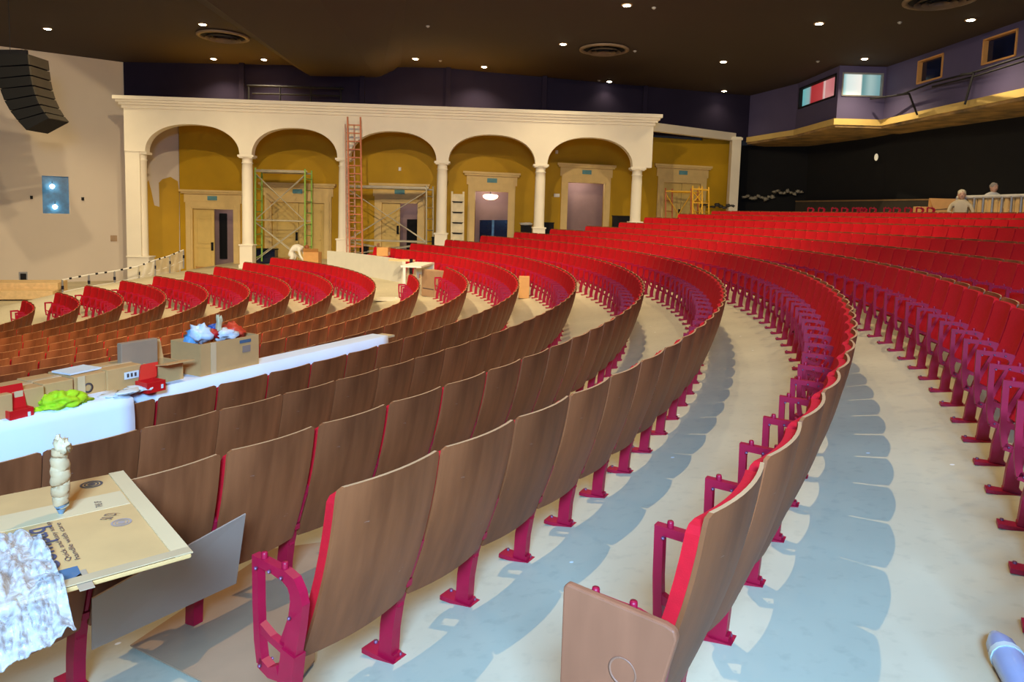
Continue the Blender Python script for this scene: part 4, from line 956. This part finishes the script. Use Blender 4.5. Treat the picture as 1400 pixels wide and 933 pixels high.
# yellow wood board with a carton on the partition
ps=at(550,355,22.9); t=empty('plywood_shelf',(ps.x,ps.y,-.035),YAW-PI/2,'curved raw plywood shelf lying on the low white partition','shelf')
mb=MB(); mb.prism([(-.42,-.12,0),(0,-.2,0),(.3,-.16,0),(.42,0,0),(.2,.2,0),(-.4,.14,0)],(0,0,.05)); mb.build('board',LWOOD,t)
p=atz(532,350,-.035); hgt=.30; tb=empty('cardboard_box',(p.x,p.y,-.035),YAW,'small open cardboard box on the white partition next to the plywood shelf','cardboard box')
mb=MB(); mb.box((0,.2,hgt/2),(.5,.4,hgt)); bevel(mb.build('carton_body',CARD,tb),.008); MB().box((.0,-.002,hgt*.3),(.2,.003,.1)).build('white_label',PAPER,tb); mb=MB(); mb.box((-.1,.38,hgt+.07),(.5,.01,.14)); mb.build('open_flap',CARD2,tb)
# step in the aisle
p=onfl(540,409,0); mb=MB(); mb.box((0,0,.06),(1.1,.6,.12)); o_=mb.build('floor_step',FLOOR); o_.location=(p.x,p.y,p.z-.03); o_.rotation_euler.z=YAW-PI/2; tag(o_,'low concrete coloured step between row end and low white partition','step')
# free standing small carton between two rows
p=onfl(716,409,0); t=empty('cardboard_box',(p.x,p.y,p.z+.01),YAW-PI/2,'slim cardboard box standing alone in the aisle between two curved rows','cardboard box'); hgt=at(716,379,(p-CAM).dot(HV)).z-p.z
mb=MB(); mb.box((0,.12,hgt/2),(.27,.2,hgt)); bevel(mb.build('carton_body',CARD,t),.006); MB().box((0,.12,hgt+.002),(.27,.04,.003)).build('tape_strip',TAPE,t)
# ------------------------------------------------------------------ scaffolds and ladders in the arches
def scaffold(name,fr,D,dep,zb_,mpost,mbrace,lb,levels,platform=True,sk_=9):
    t=empty(name,at(fr[0],340,D),0,lb,'scaffold'); o=Vector(t.location); o.z=zb_; t.location=o
    top=max(levels); 
    def pp(u,D_,zz): q=at_h(u,D_,zz); return Vector((q.x,q.y,zz))-o
    for u in fr:
        for k,dd in enumerate((0,dep)):
            MB().tube([pp(u+sk_*k,D+dd,zb_),pp(u+sk_*k,D+dd,top+.15)],.04,8).build('post',mpost,t)
        for zz in [zb_+.25+i*.5 for i in range(int((top-zb_)/.5))]: 
            MB().tube([pp(u,D,zz),pp(u+sk_,D+dep,zz)],.025,6).build('rung',mpost,t)
    for i,zz in enumerate(levels):
        for dd in (0,dep): MB().tube([pp(fr[0]+(sk_ if dd else 0),D+dd,zz),pp(fr[1]+(sk_ if dd else 0),D+dd,zz)],.045 if zz==top else .03,6).build('ledger',mbrace,t)
    lv=[zb_+.1]+sorted(levels)
    for z0,z1 in zip(lv,lv[1:]):
        for dd in (0,dep):
            MB().tube([pp(fr[0],D+dd,z0),pp(fr[1],D+dd,z1-.1)],.022,6).build('cross_brace',mbrace,t)
            MB().tube([pp(fr[1],D+dd,z0),pp(fr[0],D+dd,z1-.1)],.022,6).build('cross_brace',mbrace,t)
    if platform:
        mb=MB(); q=[pp(fr[0],D,top+.02),pp(fr[1]+3,D,top+.02),pp(fr[1]+3,D+dep,top+.02),pp(fr[0],D+dep,top+.02)]; mb.prism(q,(0,0,.06)); mb.build('platform',mbrace,t)
    return t
zf2=walk((uD(390,31.0)-CAM).dot(RT)); zf3=walk((uD(530,31.0)-CAM).dot(RT)); zf6=walk((uD(935,34)-CAM).dot(RT))
scaffold('scaffold_tower',(349,417),31.0,1.1,zf2,GREENP,STEEL,'tall green and grey scaffold tower standing in the second arch',[at(385,302,31).z,at(385,235,31).z])
scaffold('scaffold_tower',(476,583),31.2,.9,zf3,STEEL,STEEL,'grey scaffold tower with cross braces in the third arch',[at(530,330,31.2).z,at(530,257,31.2).z])
scaffold('scaffold_tower',(910,945),34.3,.8,zf6,ORANGE,YELP,'low orange and yellow scaffold before the door right of the arcade',[at(930,262,34.3).z],platform=False)
scaffold('scaffold_tower',(947,960),33.1,.6,zf6,YELP,YELP,'narrow bright yellow scaffold frame right of the orange one',[at(952,278,34).z,at(952,260,34).z],platform=False)
def ladder(name,A_,B_,w,rungs,m,lb,th_=.035,shelf=False,mr=None):
    o=Vector(A_); t=empty(name,o,0,lb,'ladder'); up_=(Vector(B_)-o); n_=rungs
    for s_ in (-1,1): mb=MB(); mb.bar(RT*(s_*w/2),RT*(s_*w/2)+up_,th_*1.6,th_,HV); mb.build('side_rail',m,t)
    for k in range(1,n_):
        p=up_*(k/n_); mb=MB(); mb.bar(p-RT*w/2,p+RT*w/2,th_*1.1,th_,HV); mb.build('rung',mr or m,t)
    return t
bt=at_h(487,28.6,walk((uD(487,28.6)-CAM).dot(RT))); tp_=at(484,160,29.15)
ladder('extension_ladder',bt,tp_,.52,18,ORANGE,'very tall orange-railed extension ladder leaning against the arcade beside a column',.04)
b2_=at_h(480,28.8,walk((uD(480,28.8)-CAM).dot(RT))); ladder('extension_ladder',b2_,at(478,170,29.2),.36,16,mat('dusty_pink_ladder',(190,140,116)),'shorter dusty ladder section directly left behind the orange extension ladder',.03)
bt=at_h(625,30.9,walk((uD(625,30.9)-CAM).dot(RT))); tp_=at(626,262,31.2)
t=ladder('box_ladder',bt,tp_,.5,6,mat('white_ladder',(222,206,168)),'white boxed ladder with dark rungs standing in the fourth arch',.05,mr=DARK)
mb=MB(); up_=Vector(tp_)-Vector(bt); mb.hexa([-RT*.22+HV*.05,RT*.22+HV*.05,RT*.22+HV*.09,-RT*.22+HV*.09],[-RT*.22+HV*.05+up_*.96,RT*.22+HV*.05+up_*.96,RT*.22+HV*.09+up_*.96,-RT*.22+HV*.09+up_*.96]); mb.build('back_panel',bpy.data.materials['white_ladder'],t)
# dark benches / crates and covers along the ochre wall
for i,(u0,u1,vt_,D,lb,c_) in enumerate(((347,378,341,32.4,'dark navy crate behind the green scaffold','navy'),(493,503,338,32.2,'small dark crate beside the tall ladder foot','dark'),(591,599,325,31.6,'small black case left of the third column','black'),(712,727,309,33.0,'black bench with pale cloth left of the fourth column','cloth'),(838,864,296,34.0,'long black crate left of the fifth column','black'),(741,757,305,33.6,'dark crate right of the fourth column','dark'))):
    p=at((u0+u1)/2,vt_,D); w_=(u1-u0)*D/FPX; fz=walk((p-CAM).dot(RT)); hh=p.z-fz; t=empty('storage_crate',(p.x,p.y,fz+.01),YAW-PI/2,lb,'crate')
    mb=MB(); mb.box((0,0,hh/2),(w_,.45,hh-.02)); bevel(mb.build('crate_body',GLASSB if c_=='navy' else DARK,t),.015); MB().box((0,0,hh+.0),(w_+.04,.5,.04)).build('crate_lid',DARK,t)
    if c_=='cloth': MB().blob((0,0,hh+.08),(w_*.55,.2,.07),seed=3,amp=.4).build('pale_cloth',PAPER,t)
# white bundle in front of the second arch (person bending in white overalls)
# ------------------------------------------------------------------ people
def person(name,loc,rz,lb,chain,rad,head,hair_c,shirt,extra=None,hand=None):
    t=empty(name,loc,rz,lb,'person')
    me=bpy.data.meshes.new('body'); vs=[p for p,_,_ in chain]; es=[(par,i) for i,(_,par,_) in enumerate(chain) if par>=0]
    me.from_pydata(vs,es,[]); ob=bpy.data.objects.new('body',me); COL.objects.link(ob); ob.parent=t
    sk=ob.modifiers.new('skin','SKIN'); 
    for i,(_,_,r_) in enumerate(chain): me.skin_vertices[0].data[i].radius=(r_,r_)
    me.skin_vertices[0].data[0].use_root=True; ss=ob.modifiers.new('s','SUBSURF'); ss.levels=2; ss.render_levels=2; me.materials.append(shirt)
    hp=Vector(head); h=MB(); h.blob(hp,(.085,.10,.125),amp=.04,nu=20,nv=14); h.blob(hp+Vector((0,-.10,-.01)),(.016,.024,.026),amp=0,nu=8,nv=6)
    for sx in (-1,1): h.blob(hp+Vector((sx*.088,0,0)),(.014,.026,.034),amp=0,nu=8,nv=6)
    hd=h.build('head',SKIN,t)
    for sx in (-1,1): MB().blob(hp+Vector((sx*.034,-.092,.018)),(.012,.008,.008),amp=0,nu=8,nv=6).build('eye',DARK,hd)
    MB().box(hp+Vector((0,-.098,-.055)),(.045,.01,.009)).build('mouth',mat('lips',(160,90,80)) if 'lips' not in bpy.data.materials else bpy.data.materials['lips'],hd)
    mb=MB(); mb.blob(hp+Vector((0,.018,.045)),(.096,.10,.098),seed=2,amp=.12,nu=20,nv=12); mb.build('hair',hair_c,hd)
    for hc in (hand or []):
        hc=Vector(hc); hm=MB(); hm.blob(hc,(.04,.02,.045),amp=.05,nu=10,nv=8)
        for k in range(4): x=-.027+k*.018; L=.07-.008*abs(k-1.3); hm.tube([hc+Vector((x,0,-.03)),hc+Vector((x,-.012,-.03-L*.6)),hc+Vector((x,-.03,-.03-L))],[.009,.0085,.007],6)
        hm.tube([hc+Vector((.035,-.005,.0)),hc+Vector((.055,-.02,-.025)),hc+Vector((.05,-.035,-.045))],[.011,.01,.008],6); hm.build('hand',SKIN,t)
    return t
# bending worker in white beyond the rows (second arch)
def fl_at(u,D): q=uD(u,D); return Vector((q.x,q.y,floor_z(q.x,q.y)))
b0=fl_at(391,28.6)
CHN=[((0,0,.72),-1,.18),((-.28,-.03,.86),0,.19),((-.52,-.05,.82),1,.17),((-.62,-.07,.78),2,.07),
 ((-.30,.16,.42),0,.10),((-.02,.16,.10),4,.06),((-.14,.16,.06),5,.045),((-.28,-.19,.42),0,.10),((-.02,-.18,.10),7,.06),((-.14,-.18,.06),8,.045),
 ((-.54,.21,.68),2,.06),((-.62,.24,.46),10,.05),((-.74,.18,.28),11,.04),((-.54,-.29,.68),2,.06),((-.64,-.32,.46),13,.05),((-.76,-.24,.28),14,.04)]
pr=person('person',b0,YAW-PI/2+PI,'person in white overalls bending down beyond the front rows in the second arch',CHN,None,(-.78,-.08,.78),mat('auburn_hair',(150,84,40)),mat('white_overalls',(236,230,214),rough=.8),hand=[(-.71,.17,.20),(-.73,-.23,.20)])
tb=empty('cardboard_box',fl_at(426,28.4),YAW-PI/2,'low yellowish cardboard box right of the bending person in white','cardboard box'); MB().box((0,0,.3),(.6,.5,.6)).build('carton_body',CARD,tb); mb=MB(); mb.hexa([Vector((-.3,-.25,.6)),Vector((.3,-.25,.6)),Vector((.3,-.26,.6)),Vector((-.3,-.26,.6))],[Vector((-.25,-.45,.75)),Vector((.35,-.45,.75)),Vector((.35,-.46,.75)),Vector((-.25,-.46,.75))]); mb.build('open_flap',CARD,tb)
# ------------------------------------------------------------------ rear: barrier, bare frames, workers
RB=30.1
def onR(u,R,zz=0):
    d=ray(u,290); A_=d.x*d.x+d.y*d.y; B_=CAM.x*d.x+CAM.y*d.y; C_=CAM.x**2+CAM.y**2-R*R; tt=(-B_+math.sqrt(B_*B_-A_*C_))/A_; p=CAM+d*tt; return Vector((p.x,p.y,zz))
pa_,pb_=onR(1309,RB),onR(1440,RB); Da=(pa_-CAM).dot(HV); zt_=at(1309,270,Da).z; Db=(pb_-CAM).dot(HV)
t=empty('corrugated_barrier',(pa_.x,pa_.y,cone(RB)),0,'beige corrugated barrier with a pale top rail behind the last red row','barrier'); o=Vector(t.location)
th_a,th_b=math.atan2(pa_.y,pa_.x),math.atan2(pb_.y,pb_.x); hB=zt_-cone(RB); mb=MB(); N=70
def rp(i,R): q=th_a+(th_b-th_a)*i/N; return Vector((R*math.cos(q),R*math.sin(q),cone(RB)))-o
for i in range(N):
    r0=RB+(.05 if (i//2)%2 else 0); P4=[rp(i,r0),rp(i+1,r0),rp(i+1,r0+.04),rp(i,r0+.04)]; mb.hexa([p for p in P4],[p+Vector((0,0,hB)) for p in P4])
    r0_,r1_=RB+(.05 if (i//2)%2 else 0),RB+(.05 if ((i+1)//2)%2 else 0)
mb.build('corrugated_sheet',mat('tan_sheet',(226,184,116),rough=.6),t)
mb=MB(); mb.tube([rp(i,RB-.03)+Vector((0,0,hB)) for i in range(N+1)],.045,8); mb.build('top_rail',mat('pale_rail',(214,206,190),rough=.5),t)
for i in range(0,N+1,7): mb=MB(); mb.tube([rp(i,RB-.05),rp(i,RB-.05)+Vector((0,0,hB))],.028,6); mb.build('upright',GREY,t)
# bare crimson frames without backs, one row behind the last red row
RF=29.55
UF=[1117,1132,1150,1164,1179,1186,1190,1203,1223,1236,1252,1268,1283]
for i,u in enumerate(UF):
    p=onR(u,RF); zz=cone(RF)+.02; ob=bpy.data.objects.new('bare_chair_frame',ME_FR); COL.objects.link(ob); D=(p-CAM).dot(HV)
    ob.location=(p.x,p.y,at_h(u,D,0).z*0+zz+.26); ob.rotation_euler.z=YAW-PI/2+.15
    tag(ob,'bare crimson chair frame without a back, %s from left, behind the last red row'%ordn(i+1),'chair frame','bare frames behind the last row')
mb=MB()
pp_=[onR(u,RF+.05) for u in range(1085,1300,10)]; 
for p,q_ in zip(pp_,pp_[1:]):
    nn=Vector((p.x,p.y,0)).normalized()*.35
    mb.hexa([Vector((p.x,p.y,cone(RF)-.1))-nn,Vector((q_.x,q_.y,cone(RF)-.1))-nn,Vector((q_.x,q_.y,cone(RF)-.1))+nn,Vector((p.x,p.y,cone(RF)-.1))+nn],[Vector((p.x,p.y,cone(RF)+.27))-nn,Vector((q_.x,q_.y,cone(RF)+.27))-nn,Vector((q_.x,q_.y,cone(RF)+.27))+nn,Vector((p.x,p.y,cone(RF)+.27))+nn])
struct(mb.build('trim_12',mat('dark_platform',(60,48,40))))
# cartons beside the workers
for (u,vb_,vt_,w_,lb,op_) in ((1266,293,283,.75,'low cardboard box left of the crouching worker behind the last row',0),(1287,293,272,.75,'taller open cardboard box with a wide flap beside the crouching worker',1)):
    p=onR(u,29.9); D=(p-CAM).dot(HV); zz=cone(29.9)+.01; hh=at(u,vt_,D).z-zz; t=empty('cardboard_box',(p.x,p.y,zz),YAW-PI/2,lb,'cardboard box')
    mb=MB(); mb.box((0,0,hh/2),(w_*.7,.4,hh)); bevel(mb.build('carton_body',CARD,t),.01)
    if op_: mb=MB(); mb.prism([(-.5,-.1,hh),(.4,-.1,hh),(.4,-.1,hh-.22),(-.35,-.1,hh-.3)],(0,-.02,0)); mb.v=[(x,y-.12,zz_) for x,y,zz_ in mb.v]; mb.build('open_flap',CARD,t)
    else: MB().box((0,0,hh+.002),(w_*.7,.05,.003)).build('tape_strip',TAPE,t)
CH2=[((0,0,.55),-1,.16),((0,-.12,.85),0,.18),((0,-.2,1.08),1,.15),((0,-.24,1.18),2,.06),
 ((.14,-.35,.5),0,.09),((.14,-.1,.1),4,.06),((.14,-.2,.06),5,.045),((-.14,-.35,.5),0,.09),((-.14,-.1,.1),7,.06),((-.14,-.2,.06),8,.045),
 ((.22,-.24,1.0),2,.055),((.28,-.42,.82),10,.045),((.15,-.55,.75),11,.035),((-.22,-.24,1.0),2,.055),((-.28,-.42,.82),13,.045),((-.15,-.55,.75),14,.035)]
p=onR(1312,30.0); D=(p-CAM).dot(HV); zz=cone(30); hd_=at(1314,266,D).z
p.z=hd_-1.30; person('person',p,YAW-PI/2-.5,'crouching worker in tan clothes and dark vest left of the corrugated barrier',CH2,None,(0,-.27,1.28),mat('cream_cap',(222,206,170)),mat('tan_clothes',(196,176,140)),hand=[(.13,-.58,.72),(-.13,-.58,.72)])
pv_=[o_ for o_ in COL.objects if o_.name.startswith('person')][-1]
MB().box((0,.02,.86),(.34,.14,.4),Matrix.Rotation(-.35,3,'X')).build('vest',VEST,pv_)
CH3=[((0,0,.95),-1,.14),((0,.0,1.2),0,.15),((0,-.03,1.42),1,.15),((0,-.04,1.52),2,.06),
 ((.1,0,.5),0,.085),((.1,.02,.09),4,.055),((.1,-.1,.05),5,.04),((-.1,0,.5),0,.085),((-.1,.02,.09),7,.055),((-.1,-.1,.05),8,.04),
 ((.21,-.03,1.38),2,.055),((.27,-.1,1.12),10,.045),((.18,-.32,1.1),11,.035),((-.21,-.03,1.38),2,.055),((-.27,-.1,1.12),13,.045),((-.18,-.32,1.1),14,.035)]
p=onR(1354,31.0); D=(p-CAM).dot(HV); hz_=at(1354,257,D).z; p.z=hz_-1.62
person('person',p,YAW-PI/2,'grey-haired worker in a white shirt standing behind the corrugated barrier',CH3,None,(0,-.06,1.62),HAIR,SHIRT,hand=[(.17,-.36,1.07),(-.17,-.36,1.07)])
# crumpled plastic on the dark wall and hanging strips near the square post
for i,(u,v,D,w_,lb) in enumerate(((1037,270,37.6,1.5,'crumpled grey plastic hanging on the dark wall right of the square post'),(1077,263,37.0,1.4,'second crumpled plastic strip higher on the dark wall'),(980,282,36.4,1.6,'dark crumpled cable bundle on the ochre wall left of the square post'))):
    p=at(u,v,D); mb=MB()
    for k in range(9): mb.blob((-w_/2+w_*k/8,0,.07*math.sin(k*1.9)),(w_/12,.08,.05+.05*random.random()),seed=40+k+i*10,amp=.5,nu=10,nv=6)
    o_=mb.build('crumpled_plastic',mat('plastic_%d'%i,(150,142,124) if i<2 else (70,66,60))); o_.location=p; o_.rotation_euler.z=YAW-PI/2; tag(o_,lb,'plastic sheeting')
# wall sockets / exit fittings seen in arches
for (u,v,D,lb) in ((760,267,34.3,'small white box on the ochre wall right of the fourth column'),(546,231,33.0,'tiny pale plate high on the ochre wall in the third arch'),(758,207,34.2,'tiny pale detector high in the fifth arch')):
    p=at(u,v,D); o_=MB().box((0,0,0),(.28 if v==267 else .12,.06,.16)).build('wall_fitting',PAPER); q_,_=bw_at(u); o_.location=(q_-HV*.05)+Vector((0,0,p.z)); o_.rotation_euler.z=YAW-PI/2; tag(o_,lb,'wall fitting')
# ------------------------------------------------------------------ railing with plastic at left, stage steps
rl=[(86,410,383),(122,402,376),(157,394,371),(190,385,364),(212,378,356),(232,372,350),(251,366,342)]
RD=[26.6,27.2,27.8,28.3,28.8,29.6,30.3]
t=empty('ramp_railing',at(86,410,RD[0]),0,'low ramp railing wrapped in clear plastic and tape before the left pilaster','railing'); o=Vector(t.location)
tops=[]
for (u,vb_,vt_),D in zip(rl,RD):
    a_=at(u,vb_,D); b_=at(u,vt_,D); b_=Vector((a_.x,a_.y,b_.z)); fz=floor_z(a_.x,a_.y); a_.z=min(a_.z,b_.z-.8); tops.append(b_-o); MB().tube([a_-o,b_-o],.035,8).build('post',GREY,t)
    MB().tube([b_-o-Vector((0,0,.35)),b_-o-Vector((0,0,.22))],.05,8).build('tape_wrap',GLASSB,t)
mb=MB(); mb.tube(tops,.03,8); mb.build('handrail',PAPER,t); mb=MB(); mb.tube([p-Vector((0,0,.45)) for p in tops],.018,6); mb.build('lower_rail',PAPER,t)
mb=MB()
for k in range(len(tops)-1):
    for s_ in (.25,.6): p=tops[k].lerp(tops[k+1],s_); q=tops[k].lerp(tops[k+1],s_+.1); mb.tube([p,q],.036,8)
mb.build('tape_marks',DARK,t)
mb=MB(); N=40
for i in range(N+1):
    f_=i/N*(len(tops)-4)+3; k=min(int(f_),len(tops)-2); p=tops[k].lerp(tops[k+1],f_-k)
    for j in range(6): mb.v.append(tuple(p+Vector((0,0,-.16*j))-HV*(.05+.05*math.sin(i*.9+j))))
for i in range(N):
    for j in range(5): k_=i*6+j; mb.f.append((k_,k_+1,k_+7,k_+6)); mb.m.append(0); mb.sm.append(True)
mb.build('plastic_drape',mat('clear_drape',(226,214,186),rough=.3,alpha=.6),t)
tt=[(0,72,402,388,22.9+2),(0,72,415,402,24.0)]
p0=at(-80,412,24.6); p1=at(72,402,25.6); g=(p1-p0); g.z=0; L_=g.length; g.normalize(); nb=Vector((-g.y,g.x,0)); 
if nb.dot(HV)<0: nb=-nb
t=empty('stage_steps',(p0.x,p0.y,-2.0),0,'pale wooden stage steps at the far left below the grey wall vent','steps'); o=Vector(t.location)
for k,(d0,zz) in enumerate(((0,at(40,400,25).z),(.6,at(40,388,25.7).z))):
    q0=Vector((p0.x,p0.y,-2.0))+nb*d0-o; mb=MB(); mb.prism([q0,q0+g*L_,q0+g*L_+nb*1.2,q0+nb*1.2],(0,0,zz+2.0)); bevel(mb.build('tread',LWOOD,t),.02)
# ------------------------------------------------------------------ world, view
w=bpy.data.worlds.new('world'); sc.world=w; w.use_nodes=True
w.node_tree.nodes['Background'].inputs[0].default_value=(.5,.55,.7,1); w.node_tree.nodes['Background'].inputs[1].default_value=.02
# unseen warm floods, added to brighten arcade, left wall, front backs, rear rows
for (x,y),(tx,ty,tz),e in ADDED_FLOODS:
    o=spot((x,y,ZC-.15),e,2.0,1.0,(1,.80,.50),.12); o.rotation_euler=(Vector((tx,ty,tz))-Vector((x,y,ZC-.15))).to_track_quat('-Z','Y').to_euler()
# cool daylight-coloured work light standing behind the photographer
l=bpy.data.lights.new('cool_work_light','AREA'); l.shape='RECTANGLE'; l.size=1.6; l.size_y=1.2; l.energy=K_COOL; l.color=(.26,.53,1.0)
lo_=bpy.data.objects.new('cool_work_light',l); COL.objects.link(lo_)
lp=CAM-HV*2.3+Vector((0,0,1.9)); lo_.location=lp; tgt=CAM+HV*7+Vector((0,0,-1.6)); lo_.rotation_euler=(tgt-lp).to_track_quat('-Z','Y').to_euler()
vs=sc.view_settings; sc.display_settings.display_device='sRGB'; vs.view_transform='Standard'; vs.look='None'; vs.exposure=EXPO; vs.gamma=1; vs.use_curve_mapping=False
